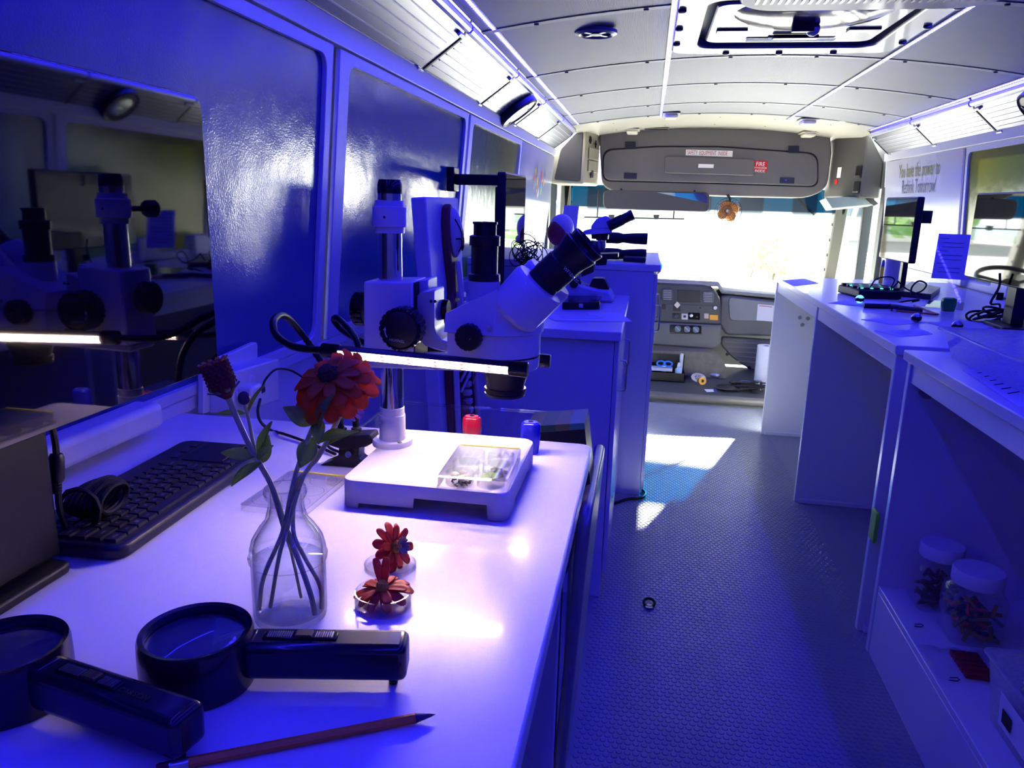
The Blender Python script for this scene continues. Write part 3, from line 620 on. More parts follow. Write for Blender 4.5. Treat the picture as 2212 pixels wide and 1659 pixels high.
hp = plane_box(yd-.034, (1448, 701), (1515, 720), .004, 'heater_plate', black_gl, db); G().tube(onY(yd-.04, (1448, 719), (1514, 722)), .003, 6).obj('bright_edge', chrome, hp)
for k, px in enumerate((1464, 1484, 1503)):
    knob(px, 710+k*.8, .026, yd-.038, M('heater_knob', (92, 104, 112), .4), hp, .022); G().tube([AY(px-5, 705+k, yd-.062), AY(px+5, 715+k, yd-.062)], .006, 6).obj('pointer', M('heater_pointer', (150, 164, 172), .4), hp)
# right hand dash, glove compartment and kick panel
y2 = 6.10
G().prism(rpoly(onY(y2, (1556, 639), (1575, 637), (1690, 652), (1690, 728), (1568, 724), (1553, 700)), [.02, .04, 0, 0, .03, 0]), (0, .45, 0)).obj('right_panel', grey_pl, db, bev=.02, seg=3)
gb = G().prism(rpoly(onY(y2-.002, (1573, 641), (1690, 655), (1690, 695), (1576, 692)), [.04, 0, 0, .03]), (0, -.010, 0)).obj('glove_door', M('glove_door', (112, 116, 118), .45, bump=.1, bscale=400), db, bev=.006)
q = onY(y2-.014, (1637, 657), (1672, 660), (1670, 695), (1634, 692)); nb = G().prism(q, (0, -.001, 0)).obj('notice', stw, gb)
G().prism(onY(y2-.0155, (1640, 659.5), (1668, 662.5), (1668, 664), (1640, 661)), (0, -.0004, 0)).obj('red_print', redt, nb)
kk = G().prism(rpoly(onY(y2+.03, (1558, 728), (1690, 736), (1690, 815), (1625, 802), (1580, 772), (1556, 745)), [.04, 0, 0, .06, .03, .03]), (0, .06, 0)).obj('kick_panel', grey_pl, db, bev=.012)
for k in range(5):
    q = onY(y2+.026, (1566+k*6, 738+k*10.5), (1690, 745+k*10.5)); G().tube(q, .0045, 6).obj('ridge', M('kick_ridge', (126, 124, 118), .5), kk)
for px, py in ((1571, 765), (1619, 794)): G().lathe([(.013, 0), (0, .004)], AY(px, py, y2+.028), (0, -1, 0), 10).obj('screw', scr_m, kk)
top_m = M('dash_top', (150, 150, 146), .6, var=.05)
G().add([V((-.80, 5.97, .735)), V((.55, 5.97, .735)), V((.60, 6.10, .668)), V((1.70, 6.10, .62)), V((1.70, 7.58, .60)), V((-.80, 7.58, .60)), V((.6, 6.6, .70))], [(0, 1, 6, 5), (1, 2, 6), (2, 3, 4, 6), (4, 5, 6)]).obj('dash_top', top_m, db, solid=.03)
G().box((-.80, 5.96, .30), (.10, 6.4, .72)).obj('driver_panel', dgrey_pl, db, bev=.02)
# engine cover
carpet = M('grey_carpet', (112, 110, 98), .95, var=.3, scale=25, bump=.6, bscale=700)
ec = G().prism([V((p.x, 5.74, p.z)) for p in rpoly(onY(5.74, (1380, 756), (1545, 762), (1570, 792), (1568, 811), (1380, 808)), [0, .06, .06, .03, 0])], (0, .175, 0)); 
for p in ec.v: p.z = .064 if p.z < .13 else p.z
tag(ec.obj('engine_cover', carpet, bev=.02, seg=3), 'worn grey carpeted engine cover below the dashboard', 'cover')
# steering wheel
swc = V((-.11, 5.86, .86)); ax = V((0, -.34, .94)).normalized(); u = V((1, 0, 0)); w_ = ax.cross(u)
sw = G().tube([swc+(u*math.cos(2*PI*k/40)+w_*math.sin(2*PI*k/40))*.22 for k in range(40)], .017, 10, True).obj('steering_wheel', black_rub, db)
for a in (.3, PI-.3, 1.5*PI): G().tube([swc-ax*.03, swc+(u*math.cos(a)+w_*math.sin(a))*.215], .012, 8).obj('spoke', black_pl, sw)
G().lathe([(.06, -.03), (.055, .01), (0, .015)], swc-ax*.02, ax, 20).obj('hub', black_pl, sw); G().rod(swc-ax*.05, swc-ax*.32, .03).obj('column', dgrey_pl, sw)
# ================================================================== COUNTERS AND CABINETS
TZ = .93
tab = thing('work_table', (-.43, .3, 0), 'white laminate table with the microscope on it', 'table')
G().prism(rpoly([(-.792, -.7, TZ-.026), (-.066, -.7, TZ-.026), (-.066, 1.188, TZ-.026), (-.792, 1.188, TZ-.026)], [0, .02, .022, 0], 5), (0, 0, .026)).obj('tabletop', white, tab, bev=.003)
G().box((-.78, 1.10, 0), (-.10, 1.122, TZ-.027)).obj('end_panel', white, tab, bev=.002)
G().box((-.78, -.60, 0), (-.10, -.578, TZ-.027)).obj('end_panel', white, tab, bev=.002)
G().box((-.135, -.57, TZ-.085), (-.115, 1.09, TZ-.027)).obj('apron', white, tab, bev=.002)
G().box((-.775, -.57, .35), (-.757, 1.09, TZ-.027)).obj('back_panel', white, tab, bev=.002)
# low cabinet and tall cabinet by the left wall
c1 = thing('low_cabinet', (-.43, 2.87, 0), 'glossy white cabinet behind the table carrying the second microscope', 'cabinet')
G().box((-.79, 2.395, .0), (-.082, 3.37, .888)).obj('body', white_gloss, c1, bev=.002)
G().box((-.792, 2.37, .892), (-.060, 3.374, .922)).obj('countertop', white, c1, bev=.003)
for a, b in ((2.42, 2.885), (2.895, 3.36)):
    d = G().box((-.081, a, .08), (-.066, b, .882)).obj('door', white_gloss, c1, bev=.002)
    G().tube([(-.066, b-.04, .62), (-.050, b-.04, .622), (-.046, b-.04, .632), (-.046, b-.04, .725), (-.050, b-.04, .735), (-.066, b-.04, .737)], .004, 8).obj('handle', steel, d)
c2 = thing('tall_cabinet', (-.36, 3.8, 0), 'taller white cabinet at the end of the left row with binoculars on top', 'cabinet')
G().box((-.79, 3.382, 0), (.040, 4.25, 1.026)).obj('body', white_gloss, c2, bev=.002)
G().box((-.792, 3.380, 1.028), (.066, 4.27, 1.058)).obj('countertop', white, c2, bev=.003)
for a, b in ((3.40, 3.82), (3.83, 4.24)):
    d = G().box((.041, a, .02), (.056, b, 1.015)).obj('door', white_gloss, c2, bev=.002)
    G().tube([(.056, a+.05, .76), (.072, a+.05, .762), (.076, a+.05, .772), (.076, a+.05, .868), (.072, a+.05, .878), (.056, a+.05, .88)], .004, 8).obj('handle', steel, d)
# right hand counters
def counter(nm, y0, y1, legs, lab, shelf=None):
    t = thing(nm, (1.2, (y0+y1)/2, 0), lab, 'counter')
    G().prism(rpoly([(.735, y0, TZ-.028), (1.695, y0, TZ-.028), (1.695, y1, TZ-.028), (.735, y1, TZ-.028)], [.006, 0, 0, .006]), (0, 0, .028)).obj('countertop', white, t, bev=.003)
    for y in legs:
        G().box((.742, y, 0), (1.69, y+.024, TZ-.030)).obj('side_panel', white, t, bev=.002)
        if not shelf: G().box((.76, y-.014, 0), (1.60, y-.001, .022)).obj('foot_rail', white, t, bev=.003)
    for a, b in zip(sorted(legs)[:-1], sorted(legs)[1:]):
        G().box((.748, a+.026, TZ-.085), (.768, b-.002, TZ-.030)).obj('apron', white, t, bev=.002)
        if shelf:
            G().box((.745, a+.026, .0), (.763, b-.002, .205)).obj('kick_board', white, t, bev=.002)
            G().box((.745, a+.026, .207), (1.67, b-.002, .225)).obj('shelf', white, t, bev=.002)
            G().box((1.655, a+.026, .226), (1.672, b-.002, TZ-.031)).obj('back_panel', white, t)
    return t
ct1 = counter('long_counter', 2.350, 4.60, [2.362, 3.465, 4.548], 'long white counter by the right wall, nearer the cab')
scw = [G().lathe([(.011, 0), (.009, .004), (0, .004)], q, (0, -1, 0), 10).obj('bolt', steel, ct1) for q in onY(4.546, (1728, 686), (1745, 688), (1733, 702))]
ct2 = counter('shelf_counter', .62, 2.285, [.64, 2.235], 'white open shelf counter in the right foreground', shelf=True)
for q in onY(2.233, (2002, 845), (1998, 818)): G().lathe([(.022, 0), (.022, .004), (.014, .005), (0, .003)], q, (0, -1, 0), 18).obj('plug_cap', M('plug_cap', (150, 150, 160), .4), ct2)
tag(G().box((.730, 2.292, .33), (.741, 2.348, .43)).obj('door_stop', M('lime_plastic', (120, 220, 50), .4), bev=.02, seg=3), 'small lime green tab in the gap between the two right counters', 'tab')

# ================================================================== NEAR TABLE
# ---- screen on its stand
xs_ = -.545
tv = thing('monitor', (-.60, .60, TZ), 'large glossy black monitor on a square post at the left edge', 'monitor', 'monitors')
f = fr3((xs_-.004, .60, 1.255), (0, 1, 0), (0, 0, 1))
scrn = M('glossy_black_screen', (8, 8, 10), .03, ior=1.75, var=.02, spec=.7)
G().prism(f(rr(.610, .340, .016, 5)), (-.028, 0, 0)).obj('casing', black_pl, tv, bev=.003)
G().prism(f(rr(.606, .336, .015, 5)), (.004, 0, 0)).obj('screen', scrn, tv, bev=.0012)
bz = M('bezel_film', (14, 14, 17), .08)
G().box((-.625, .545, .942), (-.577, .640, 1.13)).obj('post', M('stand_metal', (22, 22, 26), .4, .4), tv, bev=.004)
G().prism(rpoly([(-.70, .44, .9305), (-.557, .44, .9305), (-.557, .632, .9305), (-.70, .632, .9305)], .012), (0, 0, .011)).obj('base_plate', M('stand_metal2', (22, 22, 26), .45, .4), tv, bev=.003)
cb = thing('power_cable', (-.58, .71, TZ), 'coiled black cable with a ferrite block hanging beside the monitor post', 'cable')
p1 = AX(115, 935, -.60); p2 = AX(122, 985, -.60); p3 = AX(125, 1050, -.60); p4 = AX(128, 1095, -.60)
G().tube(bez([p1+V((0, -.01, .05)), p1, p2, p3, p4, V((-.60, .675, .955))], 20), .0034, 8).obj('lead', black_rub, cb)
G().lathe([(.006, 0), (.0075, .004), (.0075, .026), (.006, .030)], AX(124, 1040, -.60), (p2-p3), 16).obj('ferrite', black_pl, cb)
for a, b in ((985, 1002), (1043, 1062)):
    for k in range(4): G().lathe([(.0052, -.001), (.0052, .001)], AX(122, a+(b-a)*k/3, -.60), (0, 0, 1), 10).obj('strain_ring', black_rub, cb)
co = G(); cc = V((-.592, .722, .972))
for k in range(8):
    pts = []
    for j in range(26):
        a = 2*PI*j/26; t_ = .12*(k-3); y_, z_ = (.040-.002*k)*math.cos(a), (.017+.0012*(k % 3))*math.sin(a); pts.append(cc+V((.0042*(k-3)+.004*math.sin(a), y_*math.cos(t_)-z_*math.sin(t_), z_*math.cos(t_)+y_*math.sin(t_)*.4)))
    co.tube(pts, .003, 6, True)
co.obj('coil', black_rub, cb); G().tube([cc+V((.02*math.sin(2*PI*j/12), -.034+.006*math.sin(2*PI*j/12), .024*math.cos(2*PI*j/12)-.002)) for j in range(12)], .003, 6, True).obj('cable_tie', black_rub, cb)
# ---- keyboard: u along +Y, v towards the wall
kb_m = M('keyboard_black', (30, 30, 38), .42, var=.08, bump=.05); key_m = M('key_black', (34, 34, 42), .38, var=.06); print_m = M('key_print', (190, 190, 200), .5)
KO = V((-.520, .655, TZ+.001)); KU = V((-.030, 1, 0)).normalized(); KV = V((-1, -.030, 0)).normalized()
def K(u, v, z=0): return KO+KU*u+KV*v+V((0, 0, z))
kbd = thing('keyboard', K(.177, .07), 'slim black wireless keyboard with a touchpad below the monitor', 'keyboard')
G().prism([K(.177+a, .070+b) for a, b in rr(.354, .140, .018, 6)], (0, 0, .016)).obj('body', kb_m, kbd, bev=.005, seg=3)
ktop = .0172
def key(u, v, w_, h_, s='', sz=.0055):
    k = G(); o0 = [K(u+.0008, v+.0008, ktop-.002), K(u+w_-.0008, v+.0008, ktop-.002), K(u+w_-.0008, v+h_-.0008, ktop-.002), K(u+.0008, v+h_-.0008, ktop-.002)]
    t0 = [K(u+.0018, v+.0018, ktop+.0022), K(u+w_-.0018, v+.0018, ktop+.0022), K(u+w_-.0018, v+h_-.0018, ktop+.0022), K(u+.0018, v+h_-.0018, ktop+.0022)]
    o = k.hexa(o0+t0).obj('key', key_m, kbd, smooth=0)
    if s: text(s, sz, K(u+w_*.5, v+h_*.38, ktop+.0022), KU, KV, print_m, o, align='CENTER', ext=.0003)
P_ = .0172
rows = [
 (0.012, [('CTRL', 1.2), ('FN', 1.1), ('\u229e', 1.1), ('ALT', 1.1), ('', 5.0), ('ALT', 1), ('FN', 1), ('CTRL', 1), ('\u2190', .9), ('\u2193', .9), ('\u2192', .9)]),
 (0.030, [('SHIFT', 1.9)]+[(c, 1) for c in 'ZXCVBNM,./']+[('SHIFT', 1.4), ('\u2191', .9)]),
 (0.048, [('CAPS', 1.55)]+[(c, 1) for c in "ASDFGHJKL;'"]+[('ENTER', 1.7)]),
 (0.066, [('TAB', 1.25)]+[(c, 1) for c in 'QWERTYUIOP[]']+[('\\', 1)]),
 (0.084, [(c, 1) for c in '`1234567890-=']+[('BACK', 1.25)])]
for v, row in rows:
    u = .010
    for s, w_ in row: key(u, v, w_*P_, .0172, s, .0062 if len(s) == 1 else .0036); u += w_*P_
for k in range(14): key(.010+.0175*k, .1025, .0165, .0085)
G().prism([K(.305+a, .062+b, .0158) for a, b in rr(.078, .062, .004, 4)], (0, 0, .0016)).obj('touchpad', M('touchpad', (26, 26, 34), .5), kbd)
for a in (.2675, .307): G().prism([K(a, .012, .0155), K(a+.037, .012, .0155), K(a+.037, .028, .0155), K(a, .028, .0155)], (0, 0, .002)).obj('touchpad_button', key_m, kbd)
G().prism([K(.272, .0335, .0162), K(.338, .0335, .0162), K(.338, .0345, .0162), K(.272, .0345, .0162)], (0, 0, .0014)).obj('yellow_line', M('yellow_line', (220, 190, 60), .5), kbd)
for k in range(3): G().prism([K(.272+.025*k, .102, .016), K(.29+.025*k, .102, .016), K(.29+.025*k, .112, .016), K(.272+.025*k, .112, .016)], (0, 0, .0014)).obj('media_button', key_m, kbd)
# ---- cable trunking and socket box on the wall
tr = G().box((-.792, -.6, .945), (-.742, 1.065, .985)).obj('cable_trunking', white_wall, bev=.010, seg=4); tag(tr, 'white rounded cable trunking along the wall below the monitor', 'trunking')
sx = -.775
sk = thing('wall_socket', AX(500, 890, sx), 'white wall socket box with a charger plug behind the dried flower', 'socket')
q = onX(sx, (440, 790), (557, 737), (557, 850), (440, 895)); G().prism(rpoly(q, [0, .012, .004, .004]), (-.012, 0, 0)).obj('back_plate', white_wall, sk, bev=.002)
q = onX(sx, (452, 800), (556, 772), (556, 862), (452, 893)); G().prism(rpoly(q, .004), (.048, 0, 0)).obj('box', white_wall, sk, bev=.004)
for px, py in ((515, 850), (543, 822)): G().lathe([(.011, 0), (.011, .003), (.009, .004), (0, .003)], AX(px, py, sx+.048), (1, 0, 0), 18).obj('socket_ring', white_wall, sk)
pg = thing('charger_plug', AX(528, 862, sx+.07), 'white charger plug pushed into the wall socket', 'plug'); q0 = AX(528, 850, sx+.054)
G().box(q0+V((-.004, -.020, -.018)), q0+V((.026, .020, .018))).obj('body', white, pg, bev=.005); 
usb = q0+V((.014, .020, .0)); G().box(usb+V((-.007, 0, -.006)), usb+V((.007, .022, .006))).obj('cable_plug', black_pl, pg, bev=.002)
G().tube(bez([usb+V((0, .02, 0)), AX(575, 818, -.70), AX(600, 797, -.70), AX(640, 806, -.68), AX(690, 850, -.62), AX(725, 915, -.52), V((-.47, 1.07, .934)), V((-.42, 1.03, .934))], 60), .0022, 6).minz(TZ+.0006).obj('lead', black_rub, pg)
cb2 = G().tube(bez([AX(562, 862, -.62), AX(557, 890, -.61), AX(566, 915, -.60), AX(595, 935, -.585), V((-.56, 1.10, .936)), V((-.50, 1.07, .934)), V((-.44, 1.03, .934))], 60), .0024, 6).minz(TZ+.0006).obj('lamp_cable', black_rub); tag(cb2, 'thin black cable looping from the socket towards the lamp clamp', 'cable')

# ---- stereo microscope, seen from its side
MY = 1.0
ms = thing('stereo_microscope', (-.25, .96, TZ), 'white stereo microscope with black eyepieces on a wide flat base', 'microscope')
def mx(px, py, y=MY): return AY(px, py, y)
def base_zb(x, y):
    if y < .864 or y > 1.058: return .9315 if x < -.335 else (.938 if x < -.263 else (.951 if x < -.170 else .9315))
    return .9315 if y < .905 or y > 1.02 else .940
e_ = .0006; bo = []
def arc(cx_, cy_, a0): return [(cx_+.014*math.cos(a0+PI/2*k/6), cy_+.014*math.sin(a0+PI/2*k/6)) for k in range(7)]
bo += arc(-.342, .864, PI); bo += [(x+q, .850) for x in (-.335, -.263, -.170) for q in (-e_, e_)]
bo += arc(-.160, .864, 1.5*PI); bo += [(-.146, y+q) for y in (.905, 1.02) for q in (-e_, e_)]
bo += arc(-.160, 1.058, 0); bo += [(x-q, 1.072) for x in (-.170, -.263, -.335) for q in (-e_, e_)]
bo += arc(-.342, 1.058, PI/2); bo += [(-.356, y-q) for y in (1.02, .905) for q in (-e_, e_)]
nb_ = len(bo); bs = G(); mxx, myy = -.251, .961
bs.v = [V((x, y, base_zb(x, y))) for x, y in bo]+[V((x, y, .9640)) for x, y in bo]+[V((x+(mxx-x)*.006, y+(myy-y)*.006, .9662)) for x, y in bo]+[V((x+(mxx-x)*.022, y+(myy-y)*.022, .9675)) for x, y in bo]
for r_ in range(3): bs.f += [(r_*nb_+k, r_*nb_+(k+1) % nb_, (r_+1)*nb_+(k+1) % nb_, (r_+1)*nb_+k) for k in range(nb_)]
bs.f.append(tuple(range(3*nb_, 4*nb_)))
bs.obj('base', scope_white, ms, solid=.0022)
pc = V((-.340, 1.0, 0))
G().lathe([(.0285, .9676), (.0285, .9745), (.0275, .976), (.0185, .976), (.0185, 1.012), (.0172, 1.0125), (.0172, 1.0225), (.016, 1.0235)], (pc.x, pc.y, 0), seg=40).obj('post_flange', scope_white, ms)
for a in (-.8, 2.4): G().lathe([(.0035, .9755), (.0035, .9768), (.0015, .977)], pc+V((.0235*math.cos(a), .0235*math.sin(a), 0)), seg=12).obj('flange_screw', steel, ms)
G().rod(pc+V((-.012, -.0175, 1.004)), pc+V((-.012, -.021, 1.004)), .0022).obj('set_screw', steel, ms)
ztop = mx(845, 388).z
G().rod(pc+V((0, 0, 1.02)), pc+V((0, 0, ztop-.015)), .0160, seg=40).obj('post', chrome, ms)
G().lathe([(.0163, ztop-.018), (.0163, ztop-.006), (.0145, ztop), (0, ztop+.0005)], pc, seg=32).obj('post_cap', M('post_cap_black', (12, 12, 30), .15), ms)
z1, z2, z3, z4 = mx(845, 503).z, mx(845, 490).z, mx(845, 447).z, mx(845, 433).z
G().lathe([(.0161, z1), (.0195, z1), (.0195, z2), (.0232, z2+.001), (.0232, z3), (.0195, z3+.001), (.0192, z4), (.0161, z4)], pc, seg=40).obj('clamp_collar', scope_white, ms)
G().rod(pc+V((0, -.0225, (z2+z3)/2)), pc+V((0, -.0234, (z2+z3)/2)), .0018).obj('collar_hole', black_rub, ms)
G().rod(pc+V((-.01, .02, (z2+z3)/2)), pc+V((-.018, .045, (z2+z3)/2)), .004).obj('collar_shaft', black_pl, ms); G().lathe([(.011, 0), (.013, .004), (.013, .016), (.010, .020)], pc+V((-.018, .045, (z2+z3)/2)), V((-.3, 1, 0)), 12).obj('collar_knob', black_pl, ms)
# focus block and bracket
blk = [mx(804, 603), mx(908, 603), mx(908, 770), mx(804, 770)]
fb = G().prism([p+V((0, -.034, 0)) for p in blk], (0, .068, 0)).obj('focus_block', scope_white, ms, bev=.003)
G().prism([p+V((0, -.012, 0)) for p in (mx(908, 604), mx(930, 601), mx(930, 640), mx(908, 640))], (0, .046, 0)).obj('dovetail', scope_white, fb, bev=.0015)
G().prism([p+V((0, -.0305, 0)) for p in (mx(906, 606), mx(911, 606), mx(911, 768), mx(906, 768))], (0, .06, 0)).obj('slot', M('slot_black', (8, 8, 12), .5), fb)
br = [mx(*p) for p in ((911, 634), (928, 623), (949, 622), (949, 700), (953, 716), (964, 728), (985, 733), (985, 757), (950, 748), (930, 740), (918, 728), (911, 705))]
G().prism([p+V((0, -.026, 0)) for p in br], (0, .052, 0)).obj('arm_bracket', M('bracket_silver', (206, 206, 210), .28, .5), ms, bev=.002)
for px in (931, 940): G().rod(mx(px, 651, MY-.026), mx(px, 651, MY-.0275), .002).obj('bracket_screw', black_rub, ms)
lowarm = [mx(*p) for p in ((806, 768), (985, 768), (1120, 790), (1120, 800), (985, 792), (806, 786))]
G().prism([p+V((0, -.028, 0)) for p in lowarm], (0, .056, 0)).obj('lower_arm', scope_white, ms, bev=.004)
def knurl(c, ax_, r, h, n, nm, mt, par, cap=None, dep=.06):
    g = G(); c = V(c); ax_ = V(ax_).normalized(); u = ax_.orthogonal().normalized(); w_ = ax_.cross(u); ring = []
    m = n*4
    for hh, k in ((0, .90), (.04*h/h*.002, 1), (h-.002, 1), (h, .92)):
        ring.append([c+ax_*(hh if hh <= h else h)+(u*math.cos(2*PI*j/m)+w_*math.sin(2*PI*j/m))*r*k*(1-(dep if j % 4 == 0 and k == 1 else 0)) for j in range(m)])
    k0 = len(g.v)
    for rg in ring: g.v += rg
    for i in range(3):
        for j in range(m): g.f.append((i*m+j, i*m+(j+1) % m, (i+1)*m+(j+1) % m, (i+1)*m+j))
    g.f.append(tuple(range(m))[::-1]); g.f.append(tuple(range(3*m, 4*m)))
    o = g.obj(nm, mt, par)
    return o
fy = MY-.034
kc = mx(876, 706, fy); tk = knurl(kc, (0, -1, 0), .0285, .026, 20, 'focus_knob', black_gl, ms); kc2 = kc+V((0, -.0262, 0))
G().lathe([(.0235, 0), (.0225, .0006), (0, .0006)], kc2, (0, -1, 0), 36).obj('knob_face', M('knob_face_black', (18, 18, 22), .45), tk)
dw = V((math.sin(.15), 0, math.cos(.15)))
text('TENSION', .0052, kc2+V((-.0055, -.001, -.0165)), (-1, 0, .05), (.05, 0, -1), stw, tk, align='CENTER', ext=.0) if 0 else None
tx = G(); 
ta = text('TENSION', .0050, kc2+V((.0075, -.0008, -.0135)), (-1, 0, .10), (-.10, 0, -1), stw, tk, ext=-.0002)
G().tube([kc2+V((.0195*math.cos(a), -.001, .0195*math.sin(a))) for a in [PI*1.02+.5*k/8 for k in range(9)]], .0007, 5).obj('arrow_shaft', stw, tk)
a = PI*1.0; e = kc2+V((.0195*math.cos(a), -.001, .0195*math.sin(a))); G().prism([e+V((-.0022, 0, -.001)), e+V((.0018, 0, -.0015)), e+V((.0008, 0, .003))], (0, -.0004, 0)).obj('arrow_head', stw, tk)
knurl(mx(880, 690, MY+.034), (0, 1, 0), .0285, .026, 20, 'focus_knob', black_gl, ms)
# clamp knob on the post side, facing the wall
q = mx(806, 668); G().rod(q, q+V((-.014, 0, 0)), .007).obj('clamp_shaft', black_pl, ms)
kk_ = knurl(q+V((-.010, 0, 0)), (-1, 0, 0), .0235, .016, 18, 'clamp_knob', black_gl, ms)
G().lathe([(.0205, 0), (.0195, .004), (.008, .004)], q+V((-.010, 0, 0)), (1, 0, 0), 28).obj('knob_rim', M('knob_rim', (50, 50, 56), .2), kk_)
knurl(mx(951, 668, MY+.02), (1, 0, 0), .014, .012, 14, 'side_knob', black_gl, ms)
# optical head
XH = mx(1080, 720).x
zb, zm, zs = mx(1080, 760).z, mx(1080, 712).z, mx(1080, 765).z
def dplan(x0, x1, hw_, z): 
    pts = [(x0, MY-hw_*.8, z), (x1-hw_*.9, MY-hw_, z)]
    for k in range(11): a = -PI/2+PI*k/10; pts.append((x1-hw_*.95+hw_*.95*math.cos(a), MY+hw_*math.sin(a), z))
    return pts+[(x1-hw_*.9, MY+hw_, z), (x0, MY+hw_*.8, z)]
x0, x1 = mx(984, 730).x, mx(1168, 730).x
G().prism(dplan(x0, x1, .056, zb), (0, 0, zm-zb)).obj('lower_body', scope_white, ms, bev=.004, seg=3)
ub0 = dplan(mx(979, 700).x, mx(1175, 700).x, .060, 0); ug = G(); n_ = len(ub0)
xa, xb = ub0[0][0], max(p[0] for p in ub0)
def ztopf(x): t = (x-xa)/(xb-xa); return mx(979, 668).z+(mx(1090, 615).z-mx(979, 668).z)*min(1, t/.56) if t < .56 else mx(1090, 615).z+(mx(1176, 697).z-mx(1090, 615).z)*(t-.56)/.44
sec = [xa+(xb-xa)*k/8 for k in range(9)]
lo = [V((p[0], p[1], zm+.001)) for p in ub0]; hi = [V((MYx[0], MY+(MYx[1]-MY)*.86, ztopf(MYx[0]))) for MYx in ub0]
ug.add(lo+hi, [tuple(range(n_))[::-1]]+[(i, (i+1) % n_, n_+(i+1) % n_, n_+i) for i in range(n_)])
half = n_//2
for i in range(half): 
    a_, b_ = n_+i, n_+n_-1-i; c_, d_ = n_+i+1, n_+n_-2-i
    if c_ < d_: ug.f.append((a_, c_, d_, b_))
    elif c_ == d_: ug.f.append((a_, c_, b_))
ug.obj('upper_body', scope_white, ms, bev=.005, seg=3)
# trinocular port
cx0 = mx(1046, 600).x
def zz(py): return mx(1046, py).z
G().lathe([(.0205, zz(668)), (.0215, zz(606))], (cx0, MY, 0), seg=32).obj('port_base', scope_white, ms)
G().lathe([(.0212, zz(606)), (.0212, zz(592)), (.0178, zz(590)), (.0178, zz(531)), (.0203, zz(530)), (.0203, zz(510)), (.018, zz(508))], (cx0, MY, 0), seg=36).obj('port_tube', black_pl, ms)
G().lathe([(.0152, zz(510)), (.0152, zz(485)), (.0165, zz(484)), (.0165, zz(479)), (.0, zz(478))], (cx0, MY, 0), seg=32).obj('port_cap', M('port_cap_dark', (50, 50, 60), .12, .8), ms)
# eyepiece housings and eyepieces
ea = V((.66, 0, .75)).normalized()
for dy in (.030, -.030):
    h0 = mx(1118, 668)+V((.005 if dy > 0 else 0, dy, .004 if dy > 0 else 0)); 
    G().lathe([(.030, -.006), (.0355, .0), (.0365, .046), (.034, .051), (.024, .052)], h0, ea, 40).obj('eyepiece_housing', scope_white, ms)
    e2 = V((.72, 0, .69)).normalized(); e0 = mx(1172, 612)+V((.005 if dy > 0 else 0, dy, .004 if dy > 0 else 0))
    G().lathe([(.0215, -.014), (.0215, .012), (.0225, .013), (.0228, .040), (.0215, .041), (.0215, .050), (.0255, .066), (.0262, .071), (.0240, .0725), (.0215, .066), (.0, .064)], e0, e2, 40).obj('eyepiece', black_pl, ms)
    if dy < 0:
        w_ = V((0, -1, 0)); c_ = e0+e2*.046+V((0, -.0226, 0)); d_ = V((-.69, 0, .72))
        text('WF10X/20', .0062, c_+V((0, -.0006, 0))-d_*.004-e2*.006, V((.72, 0, -.69)), V((.69, 0, .72)), stw, ms, name='eyepiece_print', sx=.9, ext=.0)
zk = mx(1016, 726, MY-.05); z_ = knurl(zk, (0, -1, 0), .0175, .016, 16, 'zoom_knob', black_pl, ms, dep=.08)
G().rod(zk+V((.003, -.0158, -.001)), zk+V((.003, -.0166, -.001)), .0007).obj('zoom_dot', stw, z_)
pn_ = mx(1060, 707, MY-.055); G().rod(pn_, pn_+V((-.001, -.006, 0)), .0032).obj('lock_pin', chrome, ms); G().rod(pn_+V((.004, .001, .001)), pn_+V((.004, -.0005, .001)), .004).obj('pin_slot', black_rub, ms)
xo = mx(1092, 800).x
def zo(py): return mx(1092, py, .98).z
G().lathe([(.046, zo(772)), (.0455, zo(792)), (.043, zo(799)), (.034, zo(800))], (xo, MY, 0), seg=40).obj('lens_mount', scope_white, ms)
G().lathe([(.0465, zo(768)), (.0455, zo(773))], (xo, MY, 0), seg=40).obj('dark_ring', black_pl, ms)  # black ring between the lower body and the lens mount
G().lathe([(.0335, zo(799)), (.0262, zo(838)), (.0262, zo(843)), (.0285, zo(844)), (.0285, zo(851)), (.0268, zo(852)), (.0268, zo(854)), (.0280, zo(855)), (.0270, zo(861)), (.022, zo(862)), (.021, zo(856)), (0, zo(856))], (xo, MY, 0), seg=48).obj('objective', M('objective_black', (24, 24, 26), .35), ms)
# ---- clamp lamp with two glowing bars on goosenecks
lamp = thing('clamp_lamp', (-.41, .99, TZ), 'black clamp lamp with two glowing bars on goosenecks round the microscope', 'lamp')
lm = bpy.data.materials.new('grow_light'); lm.use_nodes = True; nt = lm.node_tree; nt.nodes.clear()
e1 = nt.nodes.new('ShaderNodeEmission'); ou = nt.nodes.new('ShaderNodeOutputMaterial'); nt.links.new(e1.outputs[0], ou.inputs[0])
e1.inputs[0].default_value = (1, .74, .62, 1); BAR = 84.0; e1.inputs[1].default_value = BAR
lr = bpy.data.materials.new('grow_light_red'); lr.use_nodes = True; nt = lr.node_tree; nt.nodes.clear()
e2_ = nt.nodes.new('ShaderNodeEmission'); ou = nt.nodes.new('ShaderNodeOutputMaterial'); nt.links.new(e2_.outputs[0], ou.inputs[0]); e2_.inputs[0].default_value = (1, .12, .14, 1); e2_.inputs[1].default_value = 3
goose = M('gooseneck_black', (20, 20, 24), .3, .4)
